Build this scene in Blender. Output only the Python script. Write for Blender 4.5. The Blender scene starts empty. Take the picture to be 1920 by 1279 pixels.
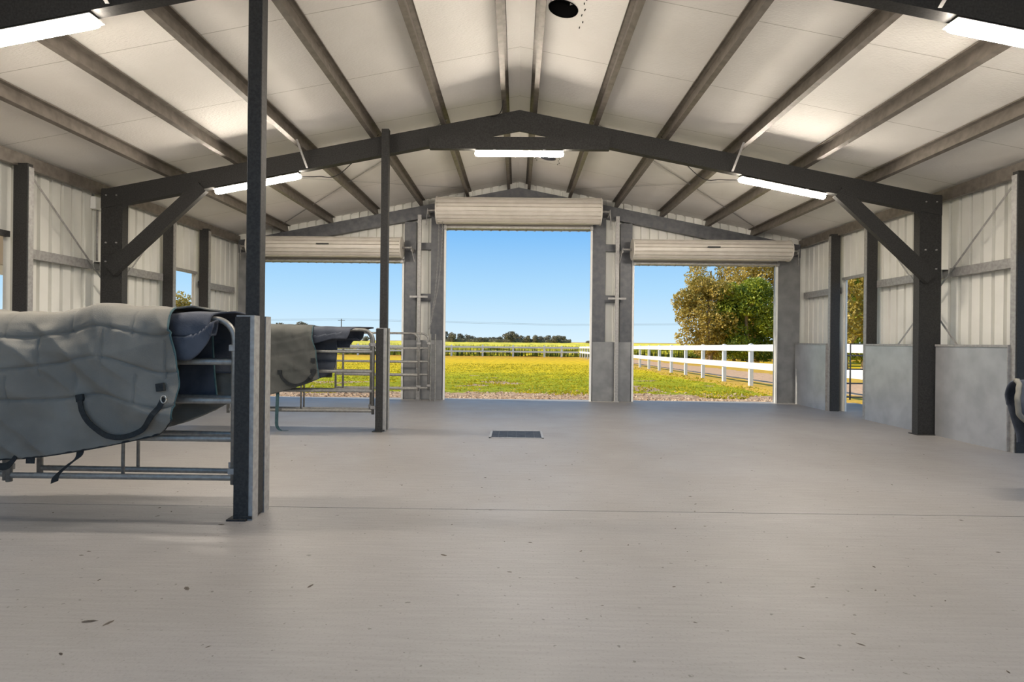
import bpy, math, random
from mathutils import Vector, noise
random.seed(7)
SC = bpy.context.scene
COL = SC.collection
PI = math.pi
V = Vector

# ------------------------------------------------------------------ camera
cam = bpy.data.cameras.new('camera')
cam.sensor_width = 36.0
cam.lens = 20.25
cam.clip_end = 3000
CAM = bpy.data.objects.new('camera', cam)
COL.objects.link(CAM)
CAM.rotation_mode = 'QUATERNION'
from mathutils import Quaternion
CAM.location = (0, 0, 1.27)
CAM.rotation_quaternion = (Quaternion((0, 0, 1), math.radians(0.53)) @ Quaternion((1, 0, 0), PI / 2)
                           @ Quaternion((0, 0, 1), 0.0104))
SC.camera = CAM

# ------------------------------------------------------------------ sky, sun, exposure
W = bpy.data.worlds.new('sky')
SC.world = W
W.use_nodes = True
wn, wl = W.node_tree.nodes, W.node_tree.links
wn.clear()
wo = wn.new('ShaderNodeOutputWorld')
wb = wn.new('ShaderNodeBackground')
tc = wn.new('ShaderNodeTexCoord')
sx = wn.new('ShaderNodeSeparateXYZ')
rp = wn.new('ShaderNodeValToRGB')
wl.new(tc.outputs['Generated'], sx.inputs[0])
wl.new(sx.outputs['Z'], rp.inputs[0])
wl.new(rp.outputs[0], wb.inputs[0])
wl.new(wb.outputs[0], wo.inputs[0])
rp.color_ramp.elements[0].position = 0.0
rp.color_ramp.elements[0].color = (0.43, 0.54, 0.61, 1)
rp.color_ramp.elements[1].position = 0.19
rp.color_ramp.elements[1].color = (0.125, 0.315, 0.575, 1)
e = rp.color_ramp.elements.new(0.085)
e.color = (0.27, 0.445, 0.60, 1)
e = rp.color_ramp.elements.new(0.7)
e.color = (0.12, 0.25, 0.48, 1)
wb.inputs[1].default_value = 0.80

sun = bpy.data.lights.new('sun', 'SUN')
sun.energy = 3.0
sun.angle = math.radians(0.6)
sun.color = (1.0, 0.90, 0.72)
SUN = bpy.data.objects.new('sun', sun)
COL.objects.link(SUN)
SUN.rotation_euler = V((0.80, -0.08, -0.60)).to_track_quat('-Z', 'Y').to_euler()
SUN.location = (-20, 6, 15)

LAMP_STRENGTH = 112.0
SC.view_settings.view_transform = 'Standard'
SC.view_settings.look = 'None'
SC.view_settings.gamma = 1.0
SC.view_settings.use_curve_mapping = False
SC.view_settings.exposure = 1.05


# ------------------------------------------------------------------ materials
def mat(name, c1, c2=None, rough=0.6, metal=0.0, scale=4.0, bump=0.0, bscale=40.0, detail=6.0, stretch=None,
        spec=0.5, lo=0.35, hi=0.65, transl=0.0):
    m = bpy.data.materials.new(name)
    m.use_nodes = True
    n, l = m.node_tree.nodes, m.node_tree.links
    b = n['Principled BSDF']
    b.inputs['Roughness'].default_value = rough
    b.inputs['Metallic'].default_value = metal
    b.inputs['Specular IOR Level'].default_value = spec
    g = n.new('ShaderNodeNewGeometry')
    src = g.outputs['Position']
    if stretch:
        mp = n.new('ShaderNodeMapping')
        mp.inputs['Scale'].default_value = stretch
        l.new(src, mp.inputs['Vector'])
        src = mp.outputs[0]
    t = n.new('ShaderNodeTexNoise')
    t.inputs['Scale'].default_value = scale
    t.inputs['Detail'].default_value = detail
    l.new(src, t.inputs['Vector'])
    r = n.new('ShaderNodeValToRGB')
    r.color_ramp.elements[0].position = lo
    r.color_ramp.elements[1].position = hi
    r.color_ramp.elements[0].color = (*c1, 1)
    r.color_ramp.elements[1].color = (*(c2 or c1), 1)
    l.new(t.outputs['Fac'], r.inputs[0])
    l.new(r.outputs[0], b.inputs['Base Color'])
    if bump:
        t2 = n.new('ShaderNodeTexNoise')
        t2.inputs['Scale'].default_value = bscale
        t2.inputs['Detail'].default_value = 3
        l.new(src, t2.inputs['Vector'])
        bp = n.new('ShaderNodeBump')
        bp.inputs['Strength'].default_value = bump
        bp.inputs['Distance'].default_value = 0.01
        l.new(t2.outputs['Fac'], bp.inputs['Height'])
        l.new(bp.outputs[0], b.inputs['Normal'])
    if transl:
        tr = n.new('ShaderNodeBsdfTranslucent')
        mx = n.new('ShaderNodeMixShader')
        mx.inputs[0].default_value = transl
        l.new(r.outputs[0], tr.inputs['Color'])
        l.new(b.outputs[0], mx.inputs[1])
        l.new(tr.outputs[0], mx.inputs[2])
        l.new(mx.outputs[0], n['Material Output'].inputs['Surface'])
    return m


M = {}
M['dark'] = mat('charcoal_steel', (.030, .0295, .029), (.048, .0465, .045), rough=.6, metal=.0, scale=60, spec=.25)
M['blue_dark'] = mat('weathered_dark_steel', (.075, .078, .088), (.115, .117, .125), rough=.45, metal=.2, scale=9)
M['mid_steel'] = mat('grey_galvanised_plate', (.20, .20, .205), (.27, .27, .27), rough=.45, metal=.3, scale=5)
M['rug_shaded'] = mat('shaded_grey_rug_canvas', (.085, .088, .082), (.125, .125, .115), rough=.85, scale=3.2, bump=.25, bscale=160, spec=.2)  # same canvas as the big rug, darkened to paint in shade
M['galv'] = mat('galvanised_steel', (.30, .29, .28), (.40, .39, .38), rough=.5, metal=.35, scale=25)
M['purlin'] = mat('dull_galvanised_purlin', (.14, .12, .10), (.20, .175, .15), rough=.5, metal=.3, scale=12)
M['tube'] = mat('galvanised_gate_tube', (.26, .255, .24), (.36, .35, .33), rough=.42, metal=.55, scale=30)
M['panel'] = mat('galvanised_sheet', (.40, .405, .42), (.50, .505, .52), rough=.38, metal=.5, scale=3.5, bump=.06, bscale=14)
M['clad'] = mat('cream_cladding', (.74, .73, .68), (.80, .79, .74), rough=.5, scale=2)
M['roller'] = mat('roller_door_steel', (.60, .56, .50), (.66, .62, .56), rough=.45, scale=5)
M['white'] = mat('white_paint', (.80, .79, .76), (.86, .85, .82), rough=.5, scale=8)
M['plastic'] = mat('light_body_plastic', (.55, .55, .54), rough=.4)
M['black'] = mat('black_plastic', (.012, .012, .012), rough=.5)
M['throat'] = mat('vent_shade_black', (.006, .006, .006), rough=.9, spec=.0)  # near-black colour paints the shade inside the vent
M['cable'] = mat('cable_black', (.02, .02, .02), rough=.6)
M['rug'] = mat('grey_rug_canvas', (.185, .178, .158), (.235, .228, .205), rough=.85, scale=3.2, bump=.25, bscale=160, spec=.2)
M['lining'] = mat('navy_rug_lining', (.05, .058, .078), (.09, .10, .125), rough=.8, scale=6, bump=.2, bscale=90, spec=.25)
M['strap'] = mat('black_webbing', (.010, .012, .014), (.02, .025, .028), rough=.8, scale=50)
M['teal'] = mat('teal_binding', (.03, .075, .09), (.05, .11, .12), rough=.75, scale=30)
M['buckle'] = mat('steel_buckle', (.55, .54, .5), rough=.3, metal=.9)
M['bark'] = mat('gum_bark', (.24, .16, .10), (.48, .36, .25), rough=.9, scale=2.5)
M['leaf_gum'] = mat('gum_leaves', (.26, .20, .03), (.62, .46, .11), rough=.6, scale=1.1, transl=.3)
M['leaf_green'] = mat('broad_green_leaves', (.11, .17, .015), (.40, .43, .04), rough=.55, scale=.9, transl=.3)
M['leaf_far'] = mat('far_tree_leaves', (.16, .145, .10), (.30, .25, .16), rough=.8, scale=.25, transl=.2)
M['timber'] = mat('weathered_pole', (.12, .10, .085), rough=.9)
M['soffit'] = mat('awning_sheet', (.58, .57, .54), rough=.6)


def m_floor():
    m = bpy.data.materials.new('concrete_slab')
    m.use_nodes = True
    n, l = m.node_tree.nodes, m.node_tree.links
    b = n['Principled BSDF']
    g = n.new('ShaderNodeNewGeometry')

    def noise_(s, d, stretch=None):
        t = n.new('ShaderNodeTexNoise')
        t.inputs['Scale'].default_value = s
        t.inputs['Detail'].default_value = d
        if stretch:
            mp = n.new('ShaderNodeMapping')
            mp.inputs['Scale'].default_value = stretch
            l.new(g.outputs['Position'], mp.inputs['Vector'])
            l.new(mp.outputs[0], t.inputs['Vector'])
        else:
            l.new(g.outputs['Position'], t.inputs['Vector'])
        return t

    def ramp(src, p0, p1, c0, c1):
        r = n.new('ShaderNodeValToRGB')
        r.color_ramp.elements[0].position = p0
        r.color_ramp.elements[1].position = p1
        r.color_ramp.elements[0].color = (*c0, 1)
        r.color_ramp.elements[1].color = (*c1, 1)
        l.new(src, r.inputs[0])
        return r

    def mult(a, b_, f=1.0):
        x = n.new('ShaderNodeMixRGB')
        x.blend_type = 'MULTIPLY'
        x.inputs[0].default_value = f
        l.new(a, x.inputs[1])
        l.new(b_, x.inputs[2])
        return x.outputs[0]
    big = ramp(noise_(.55, 4).outputs['Fac'], .3, .7, (.230, .216, .204), (.275, .264, .258))
    broom = ramp(noise_(3.0, 6, (1.0, 14.0, 1.0)).outputs['Fac'], .3, .7, (.90, .90, .90), (1.05, 1.05, 1.05))
    fine = ramp(noise_(70, 3).outputs['Fac'], .28, .45, (.72, .71, .70), (1, 1, 1))
    pits = ramp(noise_(26, 2).outputs['Fac'], .265, .30, (.35, .33, .31), (1, 1, 1))
    c = mult(big.outputs[0], broom.outputs[0])
    c = mult(c, fine.outputs[0], .6)
    c = mult(c, pits.outputs[0], .8)
    l.new(c, b.inputs['Base Color'])
    rr = n.new('ShaderNodeMapRange')
    rr.inputs[3].default_value = .42
    rr.inputs[4].default_value = .62
    l.new(noise_(2.0, 4).outputs['Fac'], rr.inputs[0])
    l.new(rr.outputs[0], b.inputs['Roughness'])
    b.inputs['Specular IOR Level'].default_value = .5
    bp = n.new('ShaderNodeBump')
    bp.inputs['Strength'].default_value = .12
    bp.inputs['Distance'].default_value = .01
    l.new(noise_(55, 4).outputs['Fac'], bp.inputs['Height'])
    l.new(bp.outputs[0], b.inputs['Normal'])
    return m


def m_foil():
    m = bpy.data.materials.new('foil_roof_insulation')
    m.use_nodes = True
    n, l = m.node_tree.nodes, m.node_tree.links
    b = n['Principled BSDF']
    b.inputs['Metallic'].default_value = .1
    b.inputs['Roughness'].default_value = .62
    b.inputs['Specular IOR Level'].default_value = .3
    g = n.new('ShaderNodeNewGeometry')
    t = n.new('ShaderNodeTexNoise')
    t.inputs['Scale'].default_value = 1.3
    t.inputs['Detail'].default_value = 5
    l.new(g.outputs['Position'], t.inputs['Vector'])
    r = n.new('ShaderNodeValToRGB')
    r.color_ramp.elements[0].position = .3
    r.color_ramp.elements[1].position = .7
    r.color_ramp.elements[0].color = (.82, .785, .735, 1)
    r.color_ramp.elements[1].color = (.89, .86, .815, 1)
    l.new(t.outputs['Fac'], r.inputs[0])
    # lap joints of the blanket every 1.35 m along the shed
    s = n.new('ShaderNodeSeparateXYZ')
    l.new(g.outputs['Position'], s.inputs[0])
    dv = n.new('ShaderNodeMath'); dv.operation = 'DIVIDE'; dv.inputs[1].default_value = 1.35
    l.new(s.outputs['Y'], dv.inputs[0])
    fr = n.new('ShaderNodeMath'); fr.operation = 'FRACT'
    l.new(dv.outputs[0], fr.inputs[0])
    lt = n.new('ShaderNodeMath'); lt.operation = 'LESS_THAN'; lt.inputs[1].default_value = .006
    l.new(fr.outputs[0], lt.inputs[0])
    mx = n.new('ShaderNodeMixRGB'); mx.blend_type = 'MULTIPLY'
    mx.inputs[2].default_value = (.6, .58, .55, 1)
    l.new(lt.outputs[0], mx.inputs[0])
    l.new(r.outputs[0], mx.inputs[1])
    l.new(mx.outputs[0], b.inputs['Base Color'])
    w = n.new('ShaderNodeTexNoise')
    w.inputs['Scale'].default_value = 55
    w.inputs['Detail'].default_value = 2
    mp = n.new('ShaderNodeMapping')
    mp.inputs['Scale'].default_value = (.5, 1.6, 1)
    l.new(g.outputs['Position'], mp.inputs['Vector'])
    l.new(mp.outputs[0], w.inputs['Vector'])
    bp = n.new('ShaderNodeBump')
    bp.inputs['Strength'].default_value = .6
    bp.inputs['Distance'].default_value = .01
    l.new(w.outputs['Fac'], bp.inputs['Height'])
    l.new(bp.outputs[0], b.inputs['Normal'])
    return m


def m_ground():
    m = bpy.data.materials.new('paddock_ground')
    m.use_nodes = True
    n, l = m.node_tree.nodes, m.node_tree.links
    b = n['Principled BSDF']
    b.inputs['Roughness'].default_value = .95
    b.inputs['Specular IOR Level'].default_value = .1
    g = n.new('ShaderNodeNewGeometry')
    s = n.new('ShaderNodeSeparateXYZ')
    l.new(g.outputs['Position'], s.inputs[0])

    def noise_(sc, d, stretch=None):
        t = n.new('ShaderNodeTexNoise')
        t.inputs['Scale'].default_value = sc
        t.inputs['Detail'].default_value = d
        src = g.outputs['Position']
        if stretch:
            mp = n.new('ShaderNodeMapping')
            mp.inputs['Scale'].default_value = stretch
            l.new(src, mp.inputs['Vector'])
            src = mp.outputs[0]
        l.new(src, t.inputs['Vector'])
        return t.outputs['Fac']

    def math_(op, a, b_):
        x = n.new('ShaderNodeMath')
        x.operation = op
        for i, v in enumerate((a, b_)):
            if isinstance(v, (int, float)):
                x.inputs[i].default_value = v
            else:
                l.new(v, x.inputs[i])
        return x.outputs[0]
    # distance from the shed, wobbled by noise
    yy = math_('ADD', s.outputs['Y'], math_('MULTIPLY', math_('SUBTRACT', noise_(.35, 5), .5), 9.0))
    f = math_('DIVIDE', math_('SUBTRACT', yy, 12.0), 60.0)
    r = n.new('ShaderNodeValToRGB')
    cr = r.color_ramp
    cr.elements[0].position = 0.0
    cr.elements[0].color = (.22, .27, .03, 1)
    cr.elements[1].position = 1.0
    cr.elements[1].color = (.46, .22, .04, 1)
    for p, c in ((.07, (.27, .28, .012)), (.17, (.36, .35, .010)), (.27, (.60, .45, .012)), (.60, (.72, .47, .02)),
                 (.90, (.55, .33, .04))):
        el = cr.elements.new(p)
        el.color = (*c, 1)
    l.new(f, r.inputs[0])
    # tufts
    tf = n.new('ShaderNodeValToRGB')
    tf.color_ramp.elements[0].position = .3
    tf.color_ramp.elements[1].position = .7
    tf.color_ramp.elements[0].color = (.55, .62, .45, 1)
    tf.color_ramp.elements[1].color = (1.25, 1.2, 1.1, 1)
    l.new(noise_(2.6, 8), tf.inputs[0])
    mx = n.new('ShaderNodeMixRGB')
    mx.blend_type = 'MULTIPLY'
    mx.inputs[0].default_value = 1
    l.new(r.outputs[0], mx.inputs[1])
    l.new(tf.outputs[0], mx.inputs[2])
    # bare soil: strip beside the slab, patches in the lawn, the drive beyond the white fence
    soil = n.new('ShaderNodeValToRGB')
    soil.color_ramp.elements[0].position = .3
    soil.color_ramp.elements[1].position = .7
    soil.color_ramp.elements[0].color = (.19, .11, .06, 1)
    soil.color_ramp.elements[1].color = (.50, .37, .26, 1)
    l.new(noise_(5.0, 7), soil.inputs[0])
    edge = math_('ADD', s.outputs['Y'], math_('MULTIPLY', math_('SUBTRACT', noise_(1.6, 5), .5), 2.2))
    near = math_('LESS_THAN', edge, 14.6)
    patch = math_('LESS_THAN', noise_(.45, 3), .385)
    patch = math_('MULTIPLY', patch, math_('LESS_THAN', yy, 22.0))
    xw = math_('ADD', s.outputs['X'], math_('MULTIPLY', math_('SUBTRACT', noise_(.5, 4), .5), 1.6))
    drive = math_('MULTIPLY', math_('GREATER_THAN', xw, 8.8), math_('LESS_THAN', xw, 12.2))
    k = math_('MAXIMUM', math_('MAXIMUM', near, patch), 0.0)
    m2 = n.new('ShaderNodeMixRGB')
    l.new(k, m2.inputs[0])
    l.new(mx.outputs[0], m2.inputs[1])
    l.new(soil.outputs[0], m2.inputs[2])
    grav = n.new('ShaderNodeValToRGB')
    grav.color_ramp.elements[0].color = (.44, .27, .16, 1)
    grav.color_ramp.elements[1].color = (.60, .41, .27, 1)
    l.new(noise_(3.0, 6), grav.inputs[0])
    verge = n.new('ShaderNodeValToRGB')
    verge.color_ramp.elements[0].color = (.44, .24, .05, 1)
    verge.color_ramp.elements[1].color = (.62, .42, .07, 1)
    l.new(noise_(1.4, 6), verge.inputs[0])
    vz = math_('MULTIPLY', math_('GREATER_THAN', xw, 6.6), math_('LESS_THAN', xw, 15.0))
    m3 = n.new('ShaderNodeMixRGB')
    l.new(vz, m3.inputs[0])
    l.new(m2.outputs[0], m3.inputs[1])
    l.new(verge.outputs[0], m3.inputs[2])
    m4 = n.new('ShaderNodeMixRGB')
    l.new(drive, m4.inputs[0])
    l.new(m3.outputs[0], m4.inputs[1])
    l.new(grav.outputs[0], m4.inputs[2])
    l.new(m4.outputs[0], b.inputs['Base Color'])
    bp = n.new('ShaderNodeBump')
    bp.inputs['Strength'].default_value = .8
    bp.inputs['Distance'].default_value = .08
    l.new(noise_(7.0, 6), bp.inputs['Height'])
    l.new(bp.outputs[0], b.inputs['Normal'])
    return m


def m_emit(name, c, s):
    m = bpy.data.materials.new(name)
    m.use_nodes = True
    b = m.node_tree.nodes['Principled BSDF']
    b.inputs['Base Color'].default_value = (.8, .8, .8, 1)
    b.inputs['Emission Color'].default_value = (*c, 1)
    b.inputs['Emission Strength'].default_value = s
    return m


M['floor'] = m_floor()
M['foil'] = m_foil()
M['ground'] = m_ground()
M['tube_light'] = m_emit('lit_diffuser', (1.0, .90, .77), LAMP_STRENGTH)
M['crop'] = mat('flowering_crop', (.40, .36, .02), (.85, .68, .03), rough=.9, scale=.5, stretch=(1, .25, 3))
M['cropstem'] = mat('crop_stems', (.05, .08, .01), (.20, .22, .02), rough=.9, scale=1.5)
M['blade'] = mat('grass_blades', (.26, .26, .008), (.62, .46, .015), rough=.8, scale=1.2, transl=.3)


# ------------------------------------------------------------------ mesh builder
class B:
    def __init__(s):
        s.v, s.f = [], []

    def add(s, vs, fs):
        k = len(s.v)
        s.v += [tuple(p) for p in vs]
        s.f += [tuple(i + k for i in f) for f in fs]
        return s

    def box(s, x0, x1, y0, y1, z0, z1):
        return s.obox(V(((x0 + x1) / 2, (y0 + y1) / 2, (z0 + z1) / 2)), V(((x1 - x0) / 2, 0, 0)),
                      V((0, (y1 - y0) / 2, 0)), V((0, 0, (z1 - z0) / 2)))

    def obox(s, c, a, b, d):
        a, b, d, c = V(a), V(b), V(d), V(c)
        vs = [c + i * a + j * b + k * d for k in (-1, 1) for j in (-1, 1) for i in (-1, 1)]
        fs = [(0, 2, 3, 1), (4, 5, 7, 6), (0, 1, 5, 4), (2, 6, 7, 3), (0, 4, 6, 2), (1, 3, 7, 5)]
        return s.add(vs, fs)

    def prism(s, poly, o, A, Bv, L):
        o, A, Bv, L = V(o), V(A), V(Bv), V(L)
        n = len(poly)
        vs = [o + a * A + b * Bv for a, b in poly] + [o + a * A + b * Bv + L for a, b in poly]
        fs = [(i, (i + 1) % n, (i + 1) % n + n, i + n) for i in range(n)]
        fs += [tuple(range(n))[::-1], tuple(range(n, 2 * n))]
        return s.add(vs, fs)

    def tube(s, pts, r, n=10, caps=True):
        pts = [V(p) for p in pts]
        m = len(pts)
        rs = r if isinstance(r, (list, tuple)) else [r] * m
        tg = []
        for i in range(m):
            t = pts[min(i + 1, m - 1)] - pts[max(i - 1, 0)]
            tg.append(t.normalized() if t.length > 1e-9 else V((0, 0, 1)))
        up = V((0, 0, 1)) if abs(tg[0].z) < .9 else V((1, 0, 0))
        a = tg[0].cross(up).normalized()
        vs, fs = [], []
        for i in range(m):
            a = (a - tg[i] * a.dot(tg[i])).normalized()
            b = tg[i].cross(a)
            for k in range(n):
                th = 2 * PI * k / n
                vs.append(pts[i] + (a * math.cos(th) + b * math.sin(th)) * rs[i])
        for i in range(m - 1):
            for k in range(n):
                k2 = (k + 1) % n
                fs.append((i * n + k, i * n + k2, (i + 1) * n + k2, (i + 1) * n + k))
        if caps:
            fs += [tuple(range(n))[::-1], tuple(range((m - 1) * n, m * n))]
        return s.add(vs, fs)

    def ribbon(s, pts, wv, th):
        """flat strap: pts path, wv width vector (or one per point), th thickness"""
        pts = [V(p) for p in pts]
        m = len(pts)
        vs, fs = [], []
        for i, p in enumerate(pts):
            w = V(wv[i]) if isinstance(wv, list) else V(wv)
            t = (pts[min(i + 1, m - 1)] - pts[max(i - 1, 0)]).normalized()
            nn = t.cross(w).normalized() * th / 2
            vs += [p + w / 2 + nn, p - w / 2 + nn, p - w / 2 - nn, p + w / 2 - nn]
        for i in range(m - 1):
            for k in range(4):
                k2 = (k + 1) % 4
                fs.append((i * 4 + k, i * 4 + k2, i * 4 + 4 + k2, i * 4 + 4 + k))
        fs += [(3, 2, 1, 0), (4 * m - 4, 4 * m - 3, 4 * m - 2, 4 * m - 1)]
        return s.add(vs, fs)

    def grid(s, fn, nu, nv):
        vs = [fn(i / nu, j / nv) for i in range(nu + 1) for j in range(nv + 1)]
        fs = [(i * (nv + 1) + j, (i + 1) * (nv + 1) + j, (i + 1) * (nv + 1) + j + 1, i * (nv + 1) + j + 1)
              for i in range(nu) for j in range(nv)]
        return s.add(vs, fs)

    def build(s, name, m, parent=None, smooth=False, local=False, solid=0.0, bevel=0.0):
        off = V((0, 0, 0))
        q = parent
        while q is not None and not local:
            off += q.location
            q = q.parent
        me = bpy.data.meshes.new(name)
        me.from_pydata([tuple(V(p) - off) for p in s.v], [], s.f)
        me.materials.append(M[m] if isinstance(m, str) else m)
        if smooth:
            me.polygons.foreach_set('use_smooth', [True] * len(me.polygons))
        me.update()
        o = bpy.data.objects.new(name, me)
        COL.objects.link(o)
        if parent is not None:
            o.parent = parent
        if solid:
            md = o.modifiers.new('thick', 'SOLIDIFY')
            md.thickness = solid
            md.offset = 0
        if bevel:
            md = o.modifiers.new('bevel', 'BEVEL')
            md.width = bevel
            md.segments = 2
        return o


def tag(o, label, cat, group=None, kind=None):
    o['label'] = label
    o['category'] = cat
    if group:
        o['group'] = group
    if kind:
        o['kind'] = kind
    return o


def thing(name, loc, label, cat, group=None):
    o = bpy.data.objects.new(name, None)
    o.empty_display_size = .1
    o.location = loc
    COL.objects.link(o)
    return tag(o, label, cat, group)


def struct(o):
    o['kind'] = 'structure'
    return o


def copy_tree(o, parent=None):
    c = o.copy()
    COL.objects.link(c)
    c.parent = parent
    for ch in list(o.children):
        copy_tree(ch, c)
    return c


def cprof(h, w, t=.006, lip=.02):
    return [(0, 0), (h, 0), (h, w), (h - lip, w), (h - lip, w - t), (h - t, w - t), (h - t, t), (t, t), (t, w - t),
            (lip, w - t), (lip, w), (0, w)]


def arc(cx, cz, r, a0, a1, n=8):
    return [(cx + r * math.cos(a0 + (a1 - a0) * i / n), cz + r * math.sin(a0 + (a1 - a0) * i / n)) for i in range(n + 1)]


SL = .197                       # roof pitch
RT = 4.56                       # rafter top at the ridge line
PH = .15                        # purlin height
CL = RT + PH + .012             # lining at the ridge line
HW = 6.2                        # half width to the inside of the cladding
Y0, Y1 = -.3, 12.5              # open near end, wall with the roller doors


def roof(x):
    return CL - SL * abs(x)


def gz(x, y):
    return -.03 if y < 13 else (-.03 - .0108 * (y - 13) if y < 70 else -.646)


# ------------------------------------------------------------------ setting: slab, ground, roof, walls
b = B()
DX0, DX1, DY0, DY1 = -.36, .36, 7.52, 8.14        # drain pit
JY = 4.33
ys = [Y0 - .1, JY - .004, JY + .004, DY0, DY1, 12.62]
xs = [-6.45, DX0, DX1, 7.35]


def rect(x0, x1, y0, y1, z):
    b.add([(x0, y0, z), (x1, y0, z), (x1, y1, z), (x0, y1, z)], [(0, 1, 2, 3)])


for j in range(5):
    for i in range(3):
        if j == 3 and i == 1:
            continue
        rect(xs[i], xs[i + 1], ys[j], ys[j + 1], -.012 if j == 1 else 0.0)
for yy, n in ((ys[1], 1), (ys[2], -1)):           # saw-cut joint walls
    b.add([(xs[0], yy, 0), (xs[3], yy, 0), (xs[3], yy, -.012), (xs[0], yy, -.012)], [(0, 1, 2, 3)])
b.add([(DX0, DY0, 0), (DX1, DY0, 0), (DX1, DY1, 0), (DX0, DY1, 0), (DX0, DY0, -.1), (DX1, DY0, -.1), (DX1, DY1, -.1),
       (DX0, DY1, -.1)], [(0, 1, 5, 4), (1, 2, 6, 5), (2, 3, 7, 6), (3, 0, 4, 7), (4, 5, 6, 7)])
X0, X1_, YA, YB = xs[0], xs[3], ys[0], ys[5]
b.add([(X0, YA, 0), (X1_, YA, 0), (X1_, YB, 0), (X0, YB, 0), (X0, YA, -.15), (X1_, YA, -.15), (X1_, YB, -.15), (X0, YB, -.15)],
      [(0, 1, 5, 4), (1, 2, 6, 5), (2, 3, 7, 6), (3, 0, 4, 7), (4, 7, 6, 5)])
struct(b.build('floor', 'floor'))

b = B()
gy = [-60, -20, 12.4, 12.7, 13, 14, 15, 16, 18, 20, 23, 26, 30, 36, 44, 54, 70, 90, 130, 250, 500, 1500]
gx = [-700, -200, -80, -40, -20, -12, -8, -6, -4, -2, 0, 2, 4, 6, 8, 10, 12, 16, 22, 40, 80, 200, 700]


def gpt(x, y):
    z = gz(x, y)
    if 12.8 < y < 30:
        z += .03 * noise.noise(V((x * .8, y * .8, 0))) - .0
    if y <= 12.7:
        z = -.2 if abs(x) < 7 else -.03
    return (x, y, z)


nx = len(gx)
b.add([gpt(x, y) for y in gy for x in gx],
      [(j * nx + i, j * nx + i + 1, (j + 1) * nx + i + 1, (j + 1) * nx + i) for j in range(len(gy) - 1) for i in range(nx - 1)])
g = b.build('ground', 'ground')
struct(g)

b = B()
b.box(-9, 9, -13, Y0 - .12, -.15, -.005)  # added unseen slab behind the camera, bounces sunlight up to the ceiling
M['yard'] = mat('added_bounce_concrete', (.62, .59, .54), (.74, .71, .66), rough=.9, scale=1.5)
struct(b.build('yard', 'yard'))  # added unseen bounce slab behind the camera

# roof lining with a round throat for each roof vent
VENTS = [(.43, 5.83), (.52, 10.5)]
VR, VS = .145, .19
b = B()
for sgn in (-1, 1):
    vx = sorted({0.0, 6.32, *[c[0] - VS for c in VENTS if sgn > 0], *[c[0] + VS for c in VENTS if sgn > 0], 1.06, 2.06, 3.04, 4.02, 5.0})
    vy = sorted({Y0, Y1 + .1, *[c[1] - VS for c in VENTS], *[c[1] + VS for c in VENTS], 2.0, 4.2, 8.2})
    for i in range(len(vx) - 1):
        for j in range(len(vy) - 1):
            xm, ym = (vx[i] + vx[i + 1]) / 2, (vy[j] + vy[j + 1]) / 2
            hole = None
            if sgn > 0:
                for c in VENTS:
                    if abs(xm - c[0]) < VS and abs(ym - c[1]) < VS:
                        hole = c
            q = [(vx[i], vy[j]), (vx[i + 1], vy[j]), (vx[i + 1], vy[j + 1]), (vx[i], vy[j + 1])]
            if hole is None:
                b.add([(sgn * x, y, roof(x)) for x, y in q], [(0, 1, 2, 3)])
    if sgn > 0:
        for c in VENTS:
            out, inn = [], []
            for k in range(32):
                th = 2 * PI * k / 32
                ct, st = math.cos(th), math.sin(th)
                s_ = VS / max(abs(ct), abs(st))
                # the cells round this vent may be split by the other vent's lines, so fill to the square
                out.append((c[0] + ct * s_, c[1] + st * s_))
                inn.append((c[0] + ct * VR, c[1] + st * VR))
            vs = [(x, y, roof(x)) for x, y in out + inn]
            b.add(vs, [(k, (k + 1) % 32, 32 + (k + 1) % 32, 32 + k) for k in range(32)])
    # weather sheet above
    b.add([(0, Y0, CL + .12), (sgn * 6.32, Y0, CL + .12 - SL * 6.32), (sgn * 6.32, Y1 + .1, CL + .12 - SL * 6.32), (0, Y1 + .1, CL + .12)],
          [(0, 1, 2, 3)])
    b.add([(sgn * 6.32, Y0, roof(6.32)), (sgn * 6.32, Y1 + .1, roof(6.32)), (sgn * 6.32, Y1 + .1, roof(6.32) + .12), (sgn * 6.32, Y0, roof(6.32) + .12)],
          [(0, 1, 2, 3)])
    b.add([(0, Y0, CL), (sgn * 6.32, Y0, roof(6.32)), (sgn * 6.32, Y0, roof(6.32) + .12), (0, Y0, CL + .12)], [(0, 1, 2, 3)])
    b.add([(0, Y1 + .1, CL), (sgn * 6.32, Y1 + .1, roof(6.32)), (sgn * 6.32, Y1 + .1, roof(6.32) + .12), (0, Y1 + .1, CL + .12)], [(0, 1, 2, 3)])
struct(b.build('ceiling', 'foil'))

RIB = [(0, 0), (.136, 0), (.144, .045), (.182, .045), (.190, 0)]


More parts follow.
